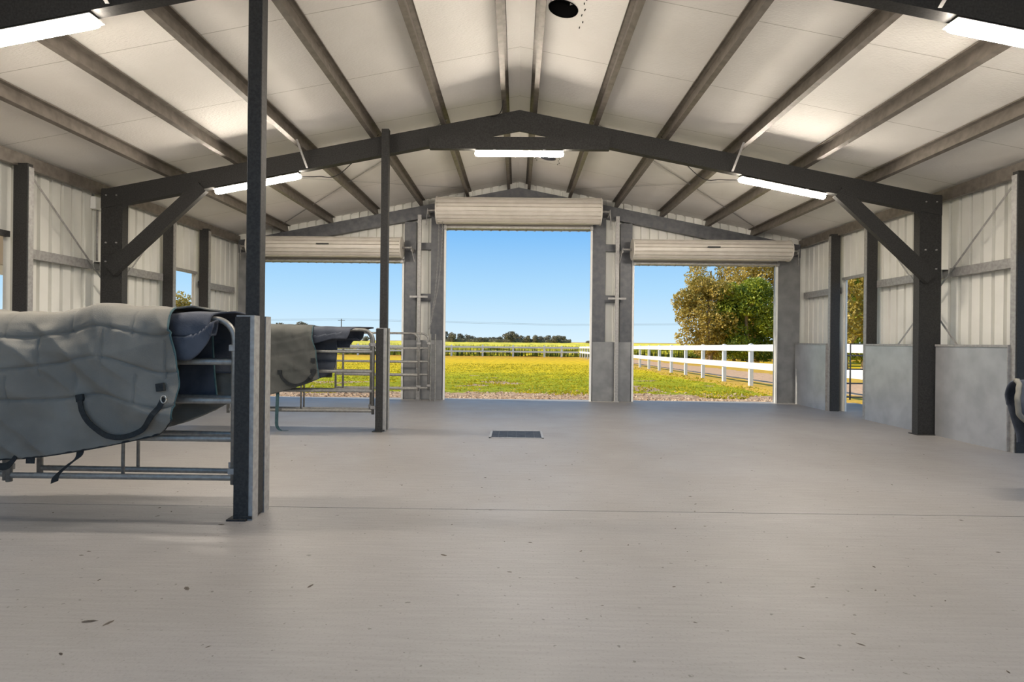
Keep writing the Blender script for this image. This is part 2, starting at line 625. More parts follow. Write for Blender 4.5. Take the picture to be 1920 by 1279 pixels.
def clad(b, o, u, out, a0, a1, z0, ztop):
    """ribbed sheet from a0 to a1 along u, from z0 up to ztop(a), ribs pressed outwards along out"""
    o, u, out = V(o), V(u), V(out)
    pts = []
    k0 = math.floor(a0 / .19) - 1
    k1 = math.ceil(a1 / .19) + 1
    raw = []
    for k in range(k0, k1):
        for a, d in RIB[:-1]:
            raw.append((k * .19 + a, d))

    def dep(a):
        f = a - math.floor(a / .19) * .19
        for (p, dp), (q, dq) in zip(RIB, RIB[1:]):
            if p <= f <= q:
                return dp + (dq - dp) * (f - p) / (q - p)
        return 0
    pts = [(a0, dep(a0))] + [(a, d) for a, d in raw if a0 + 1e-4 < a < a1 - 1e-4] + [(a1, dep(a1))]
    vs = []
    for a, d in pts:
        p = o + u * a + out * d
        vs.append((p.x, p.y, z0))
        vs.append((p.x, p.y, ztop(a)))
    for a, d in pts:                                  # outer face, a few millimetres out
        p = o + u * a + out * (d + .004)
        vs.append((p.x, p.y, z0))
        vs.append((p.x, p.y, ztop(a)))
    n = len(pts)
    fs = []
    for i in range(n - 1):
        fs.append((2 * i, 2 * i + 2, 2 * i + 3, 2 * i + 1))
        k = 2 * n
        fs.append((k + 2 * i, k + 2 * i + 1, k + 2 * i + 3, k + 2 * i + 2))
        fs.append((2 * i, k + 2 * i, k + 2 * i + 2, 2 * i + 2))
    b.add(vs, fs)


OPEN1, OPEN2 = (9.98, 10.95), (4.32, 7.0)             # openings in each side wall
DW = 1.585                                             # half width of the tall middle doorway
S0, S1 = 2.44, 5.53                                    # side doorways
ZM, ZS = 3.66, 2.93                                    # heads
for side, nm in ((-1, 'wall_left'), (1, 'wall_right')):
    b = B()
    zt = lambda a: roof(HW) + .0
    for y0, y1, z0 in ((Y0, 4.32, 0), (4.32, 6.88, 2.5), (6.88, 10.06, 0), (10.06, 10.95, 2.5), (10.95, Y1 + .09, 0)):
        clad(b, (side * HW, 0, 0), (0, 1, 0), (side, 0, 0), y0, y1, z0, zt)
    struct(b.build(nm, 'clad'))
b = B()
zt = lambda a: roof(a)
for x0, x1, z0 in ((-HW - .06, -S1, 0), (-S1, -S0, ZS), (-S0, -DW, 0), (-DW, 0, ZM), (0, DW, ZM), (DW, S0, 0), (S0, S1, ZS), (S1, HW + .06, 0)):
    clad(b, (0, Y1, 0), (1, 0, 0), (0, 1, 0), x0, x1, z0, zt)
struct(b.build('wall_far', 'clad'))


# ------------------------------------------------------------------ portal frames
def portal(y, label, knee=True, far=False, group='steel portal frames'):
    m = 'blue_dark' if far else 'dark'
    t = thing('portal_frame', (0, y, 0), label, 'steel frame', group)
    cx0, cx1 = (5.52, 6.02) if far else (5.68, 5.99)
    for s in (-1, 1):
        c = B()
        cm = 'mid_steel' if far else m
        c.prism(cprof(cx1 - cx0, .12), (s * cx0, y + .008, 0.012), (s, 0, 0), (0, 1, 0), (0, 0, RT - SL * cx1 + .02 - .012))
        co = c.build('column', cm, t)
        p = B()
        p.box(min(s * (cx0 - .03), s * (cx1 + .03)), max(s * (cx0 - .03), s * (cx1 + .03)), y - .03, y + .16, 0, .012)
        p.build('base_plate', 'galv' if far else m, co)
        if not far:
            for i, (dx, dz) in enumerate(((.08, 2.62), (.23, 2.62), (.08, 2.35), (.23, 2.35), (.08, 3.3), (.23, 3.3))):
                bl = B()
                bl.tube([(s * (cx0 + dx), y - .012, dz), (s * (cx0 + dx), y + .009, dz)], .011, 6)
                bl.build('bolt', 'galv', co)
        r = B()
        r.prism(cprof(.27, .11), (0, y, RT - .27), (0, 0, 1), (0, 1, 0), (s * cx1, 0, -SL * cx1))
        r.build('rafter', m, t)
        # rounded haunch plate in the inner corner
        if not far:
            zc = RT - .27 - SL * cx0
            h = B()
            k = .16
            prof = [(0, 0), (0, -k)] + [(k - k * math.cos(a), -k + k * math.sin(a)) for a in [PI / 2 * i / 6 for i in range(1, 6)]] + [(k, SL * k)]
            h.prism(prof, (s * cx0, y, zc), (-s, 0, 0), (0, 0, 1), (0, .008, 0))
            h.build('haunch_plate', m, t)
            kb = B()
            p0, p1 = V((s * 4.50, y - .085, 3.42)), V((s * 5.80, y - .085, 2.21))
            d = p1 - p0
            nrm = V((d.z, 0, -d.x)).normalized()
            kb.prism(cprof(.19, .08), p0 - nrm * .095, nrm, (0, 1, 0), d)
            kb.build('knee_brace', m, t)
            fb = B()
            xx = 3.02
            fb.ribbon([(s * xx, y - .42, roof(xx) - .15), (s * xx, y - .02, RT - SL * xx - .26)], (s * .03, 0, 0), .004)
            fb.build('fly_brace', 'galv', t)
    if not far:
        a = B()
        a.prism(cprof(.17, .085), (-1.27, y - .09, 3.975), (0, 0, 1), (0, 1, 0), (2.54, 0, 0))
        a.build('collar_tie', m, t)
    g = B()
    g.prism([(-.62, -.31 - .12), (-.62, -.005 - .12), (0, -.002), (.62, -.005 - .12), (.62, -.31 - .12), (0, -.3)], (0, y - .008, RT), (1, 0, 0), (0, 0, 1), (0, .007, 0))
    g.build('apex_plate', m, t)
    return t


portal(4.2, 'nearest dark steel portal frame, its rafters cut by the top of the photo')
portal(8.2, 'dark steel portal frame spanning mid shed with two knee braces and collar tie')
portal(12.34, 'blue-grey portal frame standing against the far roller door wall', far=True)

# ------------------------------------------------------------------ purlins and eave beams
PX = [.185, 1.06, 2.06, 3.04, 4.02, 5.0]
ORD = ['first', 'second', 'third', 'fourth', 'fifth', 'outermost']
th = math.atan(SL)
for s in (-1, 1):
    sd = 'left' if s < 0 else 'right'
    nrm = V((s * math.sin(th), 0, math.cos(th)))
    dn = V((s * math.cos(th), 0, -math.sin(th)))
    for i, x in enumerate(PX):
        h, w, t, lp = PH * math.cos(th), .062, .004, .016
        prof = [(0, 0), (0, w), (lp, w), (lp, w - t), (t, w - t), (t, t), (h, t), (h, -w), (h - lp, -w), (h - lp, -w + t), (h - t, -w + t),
                (h - t, 0)]
        bb = B()
        bb.prism(prof, (s * x, Y0 + .02, RT - SL * x + .003), nrm, dn, (0, Y1 - .02 - Y0, 0))
        o = bb.build('roof_purlin', 'purlin')
        nmz = 'beside the ridge' if i == 0 else ('nearest the eave' if i == 5 else ORD[i] + ' out from the ridge')
        tag(o, f'grey steel roof purlin {nmz}, on the {sd} slope', 'roof purlin', 'roof purlins')
    bb = B()
    bb.prism(cprof(.16, .07, .004, .018), (s * 6.05, Y0 + .02, roof(6.05) - .20), (0, 0, 1), (s, 0, 0), (0, Y1 - Y0 - .04, 0))
    tag(bb.build('eave_purlin', 'purlin'), f'dull steel eave beam along the top of the {sd} side wall', 'eave beam', 'eave beams')

# ------------------------------------------------------------------ roof vents
for i, (vx_, vy_) in enumerate(VENTS):
    zc = roof(vx_)
    t = thing('roof_vent', (vx_, vy_, zc), ('dark round roof vent hole beside the ridge, close to the top of the photo' if i == 0 else
              'small grey round roof vent seen just past the middle strip light'), 'roof vent', 'roof vents')
    bb = B()
    n = 32
    vs, fs = [], []
    for k in range(n):
        a = 2 * PI * k / n
        x, y = vx_ + VR * math.cos(a), vy_ + VR * math.sin(a)
        vs += [(x, y, roof(x) + .001), (x, y, zc + .105)]
    for k in range(n):
        k2 = (k + 1) % n
        fs.append((2 * k, 2 * k2, 2 * k2 + 1, 2 * k + 1))
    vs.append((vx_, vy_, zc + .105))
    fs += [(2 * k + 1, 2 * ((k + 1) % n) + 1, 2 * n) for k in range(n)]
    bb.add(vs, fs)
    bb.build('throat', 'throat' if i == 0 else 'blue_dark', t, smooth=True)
    rg = B()
    pts = []
    for k in range(n + 1):
        a = 2 * PI * k / n
        x, y = vx_ + VR * math.cos(a), vy_ + VR * math.sin(a)
        pts.append((x, y, roof(x) - .003))
    rg.tube(pts, .006, 6, caps=False)
    rg.build('rim', 'throat' if i == 0 else 'galv', t, smooth=True)
    for k in range(6):
        for sx_ in (-1, 1):
            sc = B()
            x, y = vx_ + sx_ * .215 * (.9 if k % 2 else 1), vy_ - .25 + k * .1 + random.uniform(-.02, .02)
            sc.tube([(x, y, roof(x)), (x + random.uniform(-.01, .01), y, roof(x) - .018)], .006, 6)
            sc.build('fixing_screw', 'cable', t)

# ------------------------------------------------------------------ strip lights
def light_proto():
    t = thing('strip_light', (0, 0, 0), 'x', 'strip light', 'LED strip lights under the rafters')
    L = 1.22
    bb = B()
    bb.box(-L / 2, L / 2, -.04, .04, -.03, 0)
    bb.box(-L / 2 - .01, L / 2 + .01, -.08, .08, -.014, -.008)
    bb.build('housing', 'plastic', t, local=True)
    df = B()
    # rounded long diffuser with domed ends
    n = 12
    prof = [(.043 * math.cos(a), -.03 - .046 * math.sin(a)) for a in [PI * k / n for k in range(n + 1)]]
    rings = []
    for xx, sc_ in ((-L / 2 - .018, .35), (-L / 2 - .012, .7), (-L / 2, .92), (-L / 2 + .03, 1), (L / 2 - .03, 1), (L / 2, .92), (L / 2 + .012, .7), (L / 2 + .018, .35)):
        rings.append([(xx, y * sc_, -.03 + (z + .03) * sc_) for y, z in prof])
    m = n + 1
    vs = [p for r in rings for p in r]
    fs = []
    for i in range(len(rings) - 1):
        for k in range(n):
            fs.append((i * m + k, i * m + k + 1, (i + 1) * m + k + 1, (i + 1) * m + k))
        fs.append((i * m, (i + 1) * m, (i + 1) * m + n, i * m + n))
    fs += [tuple(range(m)), tuple(range((len(rings) - 1) * m, len(rings) * m))[::-1]]
    df.add(vs, fs)
    df.build('diffuser', 'tube_light', t, smooth=True, local=True)
    for sx_ in (-1, 1):
        c = B()
        c.box(sx_ * .35 - .02, sx_ * .35 + .02, -.03, .03, 0, .02)
        c.build('mounting_clip', 'galv', t, local=True)
    return t


proto = light_proto()
first = True
for y, wh in ((4.2, 'nearest'), (8.2, 'mid')):
    for s in (-1, 0, 1):
        o = proto if first else copy_tree(proto)
        first = False
        if s == 0:
            o.location = (.0, y - .05, 3.975 - .02)
            o.rotation_euler = (0, 0, 0)
        else:
            x = s * 3.76
            o.location = (x, y + .055, RT - .27 - SL * 3.76 - .022)
            o.rotation_euler = (0, s * th, 0)
        if wh == 'nearest':
            o['label'] = ('lit strip light under the nearest collar tie' if s == 0 else
                          'big bright strip light cut by the ' + ('left' if s < 0 else 'right') + ' edge of the photo, under nearest rafter')
        else:
            o['label'] = ('lit strip light under the collar tie above the middle doorway' if s == 0 else
                          'lit strip light sloping under the mid rafter, ' + ('behind the tall near post' if s < 0 else 'beside the right knee brace'))

# ------------------------------------------------------------------ side wall posts, girts, kick panels, straps
for s in (-1, 1):
    sd = 'left' if s < 0 else 'right'
    for y, where in ((6.9, 'nearest post on the {} wall, beside the wide near opening'), (9.84, 'steel post on the {} wall, near jamb of the small opening'),
                     (10.97, 'steel post on the {} wall, far jamb of the small opening')):
        bb = B()
        bb.prism(cprof(.17, .08, .005, .018), (s * 5.935, y, 0), (s, 0, 0), (0, 1, 0), (0, 0, roof(6.05) - .17))
        t = thing('wall_post', (s * 6.0, y, 0), 'dark ' + where.format(sd), 'wall post', 'side wall posts')
        bb.build('channel', 'dark', t)
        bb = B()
        bb.box(min(s * 5.925, s * 5.934), max(s * 5.925, s * 5.934), y + .012, y + .085, 0, roof(6.05) - .21)  # pale strip paints the lit inner flange of the dark channel
        bb.build('lit_flange_strip', 'galv', t)
    for y0, y1, where in ((7.12, 8.19, 'near bay, crossed by a brace strap'), (8.33, 9.83, 'bay behind the mid column'), (11.06, 12.33, 'far corner bay')):
        bb = B()
        bb.prism(cprof(.12, .09, .004, .018), (s * 6.09, y0, 2.24), (0, 0, 1), (s, 0, 0), (0, y1 - y0, 0))
        tag(bb.build('wall_girt', 'galv'), f'grey steel girt across the {sd} wall, {where}', 'wall girt', 'side wall girts')
    for y0, y1, where in ((6.985, 8.185, 'before the mid column'), (8.33, 9.82, 'between the mid column and small opening'),
                          (11.07, 12.30, 'in the far corner')):
        t = thing('kick_panel', (s * 5.91, (y0 + y1) / 2, 0), f'smooth grey kick panel low on the {sd} wall {where}', 'kick panel', 'metal kick panels')
        bb = B()
        bb.box(min(s * 5.905, s * 5.93), max(s * 5.905, s * 5.93), y0, y1, 0, 1.27)
        bb.build('sheet', 'panel', t)
        tr = B()
        tr.box(min(s * 5.893, s * 5.934), max(s * 5.893, s * 5.934), y0, y1, 1.255, 1.285)
        tr.build('top_trim', 'galv', t)
        tr = B()
        tr.box(min(s * 5.893, s * 5.934), max(s * 5.893, s * 5.934), y0 - .012, y0, 0, 1.285)
        tr.build('edge_trim', 'galv', t)
    bb = B()
    bb.ribbon([(s * 6.07, 7.13, 3.25), (s * 6.07, 9.75, .80)], (0, .02, .02), .004)
    tag(bb.build('brace_strap', 'galv'), f'thin steel brace strap falling diagonally down the {sd} wall toward the doors', 'brace strap', 'wall brace straps')
    bb = B()
    bb.ribbon([(s * 6.055, 7.20, .42), (s * 6.055, 9.78, 3.23)], (0, .02, -.02), .004)
    tag(bb.build('brace_strap', 'galv'), f'thin steel brace strap rising diagonally up the {sd} wall behind the knee brace', 'brace strap', 'wall brace straps')
    bb = B()
    bb.prism(cprof(.07, .06, .004, .015), (s * 6.12, 4.33, 2.46), (0, 0, 1), (s, 0, 0), (0, 2.55, 0))
    tag(bb.build('opening_header', 'dark'), f'dark header rail over the wide near opening of the {sd} wall', 'header', 'opening headers')
    bb = B()
    bb.prism(cprof(.05, .06, .004, .012), (s * 6.12, 9.99, 2.48), (0, 0, 1), (s, 0, 0), (0, .95, 0))
    tag(bb.build('opening_header', 'galv'), f'thin grey header rail over the small opening of the {sd} wall', 'header', 'opening headers')

# switch box on the left wall
t = thing('switch_box', (-6.15, 8.36, 3.12), 'small pale switch box with conduit high on the left wall beside the mid column', 'switch box')
bb = B(); bb.box(-6.19, -6.11, 8.26, 8.46, 3.12, 3.30); bb.build('box', 'white', t, bevel=.008)
bb = B(); bb.tube([(-6.17, 8.38, 3.12), (-6.17, 8.38, 2.38)], .014, 8); bb.build('conduit', 'galv', t, smooth=True)

# ------------------------------------------------------------------ far wall: door posts, girts, struts, panels
for xa, xb, where in ((-S0, -2.19, 'at the edge of the left doorway'), (-1.87, -DW, 'on the left jamb of the tall middle doorway'),
                      (DW, 1.87, 'on the right jamb of the tall middle doorway'), (2.19, S0, 'at the inner edge of the right doorway')):
    bb = B()
    bb.prism(cprof(xb - xa, .14, .006, .02), (xa, 12.345, 0), (1, 0, 0), (0, 1, 0), (0, 0, RT - .27 - SL * max(abs(xa), abs(xb))))
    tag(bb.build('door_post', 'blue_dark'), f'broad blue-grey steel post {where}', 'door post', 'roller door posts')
for s, sd in ((-1, 'left'), (1, 'right')):
    for z, wh in ((2.12, 'lower'), (3.22, 'upper')):
        bb = B()
        x0, x1 = sorted((s * 1.875, s * 2.185))
        bb.prism(cprof(.15, .07, .004, .018), (x0, 12.40, z), (0, 0, 1), (0, 1, 0), (x1 - x0, 0, 0))
        tag(bb.build('pier_girt', 'blue_dark'), f'{wh} short girt between the two posts {sd} of the middle doorway', 'girt', 'short pier girts')
    t = thing('steel_strut', (s * 2.10, 12.22, 0), f'slim upright steel strut with small crossbar, {sd} of the middle doorway', 'strut', 'slim steel struts')
    bb = B(); bb.prism(cprof(.075, .05, .004, .015), (s * 2.10 - .0375, 12.2, 0.01), (1, 0, 0), (0, 1, 0), (0, 0, 3.92)); bb.build('upright', 'galv', t)
    bb = B(); bb.box(s * 2.10 - .19, s * 2.10 + .19, 12.18, 12.197, 2.17, 2.21); bb.build('crossbar', 'galv', t)
    bb = B(); bb.box(s * 2.10 - .06, s * 2.10 + .06, 12.16, 12.28, 0, .01); bb.build('foot_plate', 'galv', t)
    bb = B()
    x0, x1 = sorted((s * (DW + .02), s * (S0 - .02)))
    bb.box(x0, x1, 12.318, 12.342, 0, 1.27)
    tag(bb.build('kick_panel', 'mid_steel'), f'dull grey sheet low on the pier {sd} of the middle doorway', 'kick panel', 'pier kick panels')


# ------------------------------------------------------------------ roller doors
def roller(xa, xb, zc, r, zhead, name_label, xl, xr, chain=False, handle=True):
    y = 12.02
    t = thing('roller_door', ((xa + xb) / 2, y, zhead), name_label, 'roller door', 'rolled up roller doors')
    d = B()
    nrib = max(16, int(2 * PI * r / .085))
    prof = []
    for k in range(nrib):
        for f, dr in ((0, 0), (.62, 0), (.68, -.035), (.94, -.035)):
            a = 2 * PI * (k + f) / nrib
            prof.append(((r + dr) * math.cos(a), (r + dr) * math.sin(a)))
    d.prism(prof, (xa, y, zc), (0, 1, 0), (0, 0, 1), (xb - xa, 0, 0))
    dr_ = d.build('curtain_roll', 'roller', t)
    for x, sg in ((xa, -1), (xb, 1)):
        e_ = B()
        n = 28
        ring = [(x + sg * .012, y + (r + .01) * math.cos(2 * PI * k / n), zc + (r + .01) * math.sin(2 * PI * k / n)) for k in range(n)]
        ring2 = [(x - sg * .012, p[1], p[2]) for p in ring]
        e_.add(ring + ring2, [tuple(range(n)), tuple(range(2 * n - 1, n - 1, -1))] + [(k, (k + 1) % n, n + (k + 1) % n, n + k) for k in range(n)])
        e_.build('end_disc', 'roller', t)
        br = B()
        br.tube([(x, y, zc), (x + sg * .2, y, zc)], .02, 8)
        br.build('axle', 'galv', t, smooth=True)
        k_ = B()
        k_.obox((x + sg * .2, 12.2, zc - .03), (.012, 0, 0), (0, .16, 0), (0, 0, .035))
        k_.ribbon([(x + sg * .2, y - .02, zc + .03), (x + sg * .25, y + .12, zc - .28)], (.0, .035, 0), .012)
        k_.build('bracket', 'galv', t)
    # curtain falling from the back of the roll to the head of the opening
    cu = B()
    yc = 12.30
    z = zhead + .03
    prof = [(0, yc - .012)]
    pts = []
    zz = z
    while zz < zc:
        pts += [(zz, 0), (zz + .035, 0), (zz + .045, .014), (zz + .065, .014)]
        zz += .075
    vs = []
    for zz, d_ in pts:
        vs += [(xl + .03, yc - d_, zz), (xr - .03, yc - d_, zz)]
    for zz, d_ in pts:
        vs += [(xl + .03, yc - d_ + .006, zz), (xr - .03, yc - d_ + .006, zz)]
    n = len(pts)
    fs = [(2 * i, 2 * i + 1, 2 * i + 3, 2 * i + 2) for i in range(n - 1)] + [(2 * n + 2 * i, 2 * n + 2 * i + 2, 2 * n + 2 * i + 3, 2 * n + 2 * i + 1) for i in range(n - 1)]
    cu.add(vs, fs)
    cu.build('curtain', 'roller', t)
    bb = B(); bb.box(xl + .02, xr - .02, yc - .045, yc + .03, zhead, zhead + .045); bb.build('bottom_rail', 'galv', t)
    for x, sg in ((xl, 1), (xr, -1)):
        gd = B()
        gd.prism(cprof(.05, .04, .004, .012), (x, 12.30, .0), (0, 1, 0), (sg, 0, 0), (0, 0, zhead + .12))
        gd.build('guide_track', 'white', t)
        st = B()
        st.box(x + (0 if sg > 0 else -.06), x + (.06 if sg > 0 else 0), yc - .07, yc - .02, zhead - .02, zhead + .06)
        st.build('guide_stop', 'galv', t)
    if handle:
        h = B()
        xc = (xa + xb) / 2
        h.box(xc - .13, xc + .13, y - r - .012, y - r + .02, zc - .01 + .03, zc + .03 + .015)
        h.build('lock_bar', 'black', t)
    if chain:
        c = B()
        xs_ = -1.62
        top = zc - .1
        p1 = [(xs_ - .03, 11.95, top), (xs_ - .05, 11.97, 2.9), (xs_ - .1, 12.0, 2.3), (xs_ - .2, 12.05, 1.62), (xs_ - .235, 12.06, 1.5),
              (xs_ - .2, 12.03, 1.58), (xs_ - .04, 11.96, 2.35), (xs_ + .03, 11.93, 3.0), (xs_ + .05, 11.92, top)]
        # links along the loop
        import itertools
        dens = []
        for a_, b_ in zip(p1, p1[1:]):
            L = (V(b_) - V(a_)).length
            k = max(1, int(L / .035))
            dens += [V(a_).lerp(V(b_), i / k) for i in range(k)]
        for i, p in enumerate(dens[:-1]):
            q = dens[i + 1]
            w = V((.011, 0, 0)) if i % 2 else V((0, .011, 0))
            mid = (p + q) / 2
            c.tube([p - (q - p) * .15, mid + w, q + (q - p) * .15, mid - w, p - (q - p) * .15], .004, 5, caps=False)
        c.build('hand_chain', 'galv', t)
        wl_ = B()
        wl_.tube([(xs_ + .01, 11.93, zc), (xs_ + .01, 11.97, zc)], .1, 20)
        wl_.build('chain_wheel', 'galv', t)
    return t


roller(-1.70, 1.70, 3.985, .275, ZM, 'wide pale roller door rolled up above the tall middle doorway, hand chain at its side', -DW, DW, chain=True, handle=False)
roller(-5.62, -2.44, 3.20, .215, ZS, 'pale roller door with black lock bar rolled up above the left doorway, behind the posts', -S1, -S0)
roller(2.38, 5.62, 3.20, .215, ZS, 'pale roller door with black lock bar rolled up above the right doorway', S0, S1)

# ------------------------------------------------------------------ inner posts of the horse stalls
def stall_post(x0, y0, ztop, label, h=1.43):
    """front channel, square shaft, rear channel"""
    t = thing('stall_post', (x0 + .06, y0 + .14, 0), label, 'post', 'stall posts')
    x1 = x0 + .115
    bb = B(); bb.box(x0 + .012, x1, y0 + .09, y0 + .18, 0.012, ztop); bb.build('shaft', 'dark', t, bevel=.006)
    bb = B(); bb.prism(cprof(.085, .125, .006, .02), (x1 + .005, y0, .0), (0, 1, 0), (-1, 0, 0), (0, 0, h)); bb.build('front_channel', 'galv', t)
    bb = B(); bb.box(x0 - .012, x0 + .09, y0 - .006, y0 + .0, .012, h - .01); bb.build('shaded_front_plate', 'dark', t)  # dark sheet paints the unlit camera side of the channel
    bb = B(); bb.prism(cprof(.085, .125, .006, .02), (x1 + .005, y0 + .185, .0), (0, 1, 0), (-1, 0, 0), (0, 0, h)); bb.build('rear_channel', 'galv', t)
    bb = B(); bb.box(x0 + .0, x1 - .02, y0 + .082, y0 + .09, .0, h); bb.build('web_plate', 'galv', t)
    bb = B(); bb.box(x0 - .05, x1 - .03, y0 - .03, y0 + .20, 0, .012); bb.build('base_plate', 'dark', t)
    bb = B(); bb.box(x0 + .0, x1 + .006, y0 - .012, y0 - .006, .012, .03); bb.build('toe_clip', 'dark', t)
    return t


stall_post(-1.955, 4.0, RT - SL * 1.9 + .02, 'tall dark steel post nearest the camera, grey channels round its foot')
stall_post(-1.93, 7.9, RT - SL * 1.9 - .03 + .05, 'tall dark steel post standing under the mid rafter, right end of second gate')


# ------------------------------------------------------------------ gates
def gate(label, x0, x1, y, zs=(1.10, .825, .555, .28), zb=.235, zt=1.405, both=True, r=.021, group='stall gates', skew=0.0):
    t = thing('stall_gate', ((x0 + x1) / 2, y, zb), label, 'gate', group)
    R = .15
    Y = lambda x: y + skew * (x1 - x)
    pts = [(x1, zb), (x1, zt - R)] + arc(x1 - R, zt - R, R, 0, PI / 2)[1:] + arc(x0 + R, zt - R, R, PI / 2, PI)[0:] + [(x0, zb)]
    f = B(); f.tube([(x, Y(x), z) for x, z in pts], r, 10); f.build('frame_tube', 'tube', t, smooth=True)
    for z in zs:
        b_ = B()
        n = 12
        prof = [((.021 if abs(math.sin(2 * PI * k / n)) > .3 else .017) * math.sin(2 * PI * k / n), .013 * math.cos(2 * PI * k / n)) for k in range(n)]
        b_.prism(prof, (x0 + .0, Y(x0), z), (0, 0, 1), (0, 1, 0), (x1 - x0, Y(x1) - Y(x0), 0))
        b_.build('rail', 'tube', t)
    for z in (1.2, .33):
        h = B(); h.box(x1 - .03, x1 + .045, y - .028, y + .028, z - .022, z + .022)
        h.build('hinge', 'galv', t, bevel=.004)
    m_ = B(); m_.tube([((x0 + x1) / 2, Y((x0 + x1) / 2) + .018, zs[-1] - .02), ((x0 + x1) / 2, Y((x0 + x1) / 2) + .018, zt)], .012, 8)
    m_.build('centre_stay', 'tube', t, smooth=True)
    return t


gate('nearest tubular steel gate, front leaf under the big grey rug', -3.60, -2.00, 4.06)
gate('nearest tubular steel gate, rear leaf under the big grey rug', -3.58, -2.10, 4.27, skew=.02)
gate('tubular gate running out of the photo beside the nearest gates', -5.6, -3.66, 4.10, skew=.05)
gate('second stall gate, front leaf under the smaller grey rug by the mid post', -4.0, -1.99, 7.95)
gate('second stall gate, rear leaf under the smaller grey rug by the mid post', -4.0, -2.07, 8.16, skew=.01)
gate('far stall gate, rear leaf beside the left pier of the middle doorway', -3.75, -1.83, 11.88)
gate('far stall gate, front leaf with rounded corner just past the mid post', -3.55, -2.0, 11.66, skew=.04)
t = thing('gate_stop', (-1.76, 11.88, 0), 'slim square gate stop frame at the end of the far stall gates', 'gate stop')
bb = B(); bb.tube([(-1.80, 11.94, 0.0), (-1.80, 11.94, 1.40), (-1.70, 11.94, 1.40), (-1.70, 11.94, 0.0)], .014, 8)
bb.build('frame', 'tube', t)

# ------------------------------------------------------------------ horse rugs
def crom(P, n):
    P = [V(p) for p in P]
    Q = [P[0] * 2 - P[1]] + P + [P[-1] * 2 - P[-2]]
    out = []
    for i in range(1, len(Q) - 2):
        for k in range(n):
            t = k / n
            a, b_, c, d = Q[i - 1], Q[i], Q[i + 1], Q[i + 2]
            out.append(.5 * ((2 * b_) + (c - a) * t + (2 * a - 5 * b_ + 4 * c - d) * t * t + (3 * b_ - a - 3 * c + d) * t ** 3))
    out.append(P[-1])
    return out


def lerp_tab(tab, s):
    for (a, va), (b_, vb) in zip(tab, tab[1:]):
        if s <= b_:
            f = (s - a) / (b_ - a)
            f = f * f * (3 - 2 * f)
            return va + (vb - va) * f
    return tab[-1][1]


def drape(xa, edge, yf, yb, ztop, hem_f, hem_b, seed=0, nu=300, nv=210, amp=1.0, quilt=True, bulge=.05, bump_top=None, mirror=False):
    """cloth folded over a gate: returns B. edge = table across (0 front hem .. 1 back hem) -> x of the open edge.
    hem_f / hem_b = functions of t (0 at xa, 1 at the edge) -> hem height."""
    def fn(u, v):
        x = xa + (lerp_tab(edge, v) - xa) * u
        hf, hb = hem_f(u), hem_b(u)
        zt = ztop + (bump_top(u) if bump_top else 0)
        P = [(0, yf - bulge * .6, hf), (0, yf - bulge, (hf + zt) / 2), (0, yf - bulge * .75, zt - .16), (0, yf - .005, zt - .035), (0, (yf * .6 + yb * .4), zt),
             (0, (yf * .35 + yb * .65), zt - .004), (0, yb + .01, zt - .035), (0, yb + .04, zt - .18), (0, yb + .03, (hb + zt) / 2), (0, yb + .02, hb)]
        key = (round(u, 6))
        if key not in cache:
            c = crom(P, 14)
            L = [0]
            for a, b_ in zip(c, c[1:]):
                L.append(L[-1] + (b_ - a).length)
            cache[key] = (c, L)
        c, L = cache[key]
        tgt = v * L[-1]
        i = 0
        while i < len(L) - 2 and L[i + 1] < tgt:
            i += 1
        f = (tgt - L[i]) / max(1e-9, L[i + 1] - L[i])
        p = c[i].lerp(c[i + 1], f)
        tg = (c[i + 1] - c[i]).normalized()
        nrm = V((0, -tg.z, tg.y))
        if nrm.y * (1 if tgt < L[-1] / 2 else -1) > 0 and tg.z > 0:
            nrm = -nrm
        if tg.z >= 0:
            nrm = V((0, -abs(tg.z), abs(tg.y)))
        else:
            nrm = V((0, abs(tg.z), abs(tg.y)))
        z = p.z
        w = 1 - min(1, max(0, (z - (zt - .12)) / .12)) * .55
        q = V((x, z, seed))
        d = .030 * noise.noise(V((x * 1.6, z * 2.2, seed)))
        n1 = noise.noise(V((x * 1.1 + z * 2.1, (x - z) * .7, seed + 3.3)))
        d += .045 * (1 - abs(n1) * 2.2) * (.35 + .65 * u)
        n2 = noise.noise(V((x * 3.2 + z * 4.4, (x * .8 - z) * 1.2, seed + 7)))
        d += .024 * (1 - abs(n2) * 2.4)
        d += .010 * noise.noise(V((x * 11, z * 10, seed)))
        # soft hanging folds near the top
        d += .011 * math.sin(x * 21 + 3 * noise.noise(V((x * 2, z * 2, seed)))) * max(0, 1 - abs(z - zt + .1) / .25)
        if quilt:
            s_ = (L[-1] * v) if v < .5 else L[-1] * (1 - v)
            top = min(abs(tgt - m_) for m_ in (L[-1] * .5,))
            for q0 in (.24, .47, .70):
                dd = abs(top - q0 + .02 * math.sin(x * 3 + q0 * 9))
                d -= .016 * math.exp(-(dd / .012) ** 2) * (1 if tgt < L[-1] / 2 else 0)
            row = int(top / .26)
            xx = (x + row * .21) / .44
            fx = abs(xx - round(xx)) * .44
            d -= .010 * math.exp(-(fx / .011) ** 2) * (1 if top < .72 else 0)
        p2 = p + nrm * d * amp * w
        return (x, p2.y, p2.z)
    cache = {}
    bb = B()
    bb.grid(fn, nu, nv)
    bb.fn = fn
    return bb


def hem_binding(bb, us, vs, r=.008):
    pts = [bb.fn(u, v) for u, v in zip(us, vs)]
    o = B()
    o.tube(pts, r, 6)
    return o


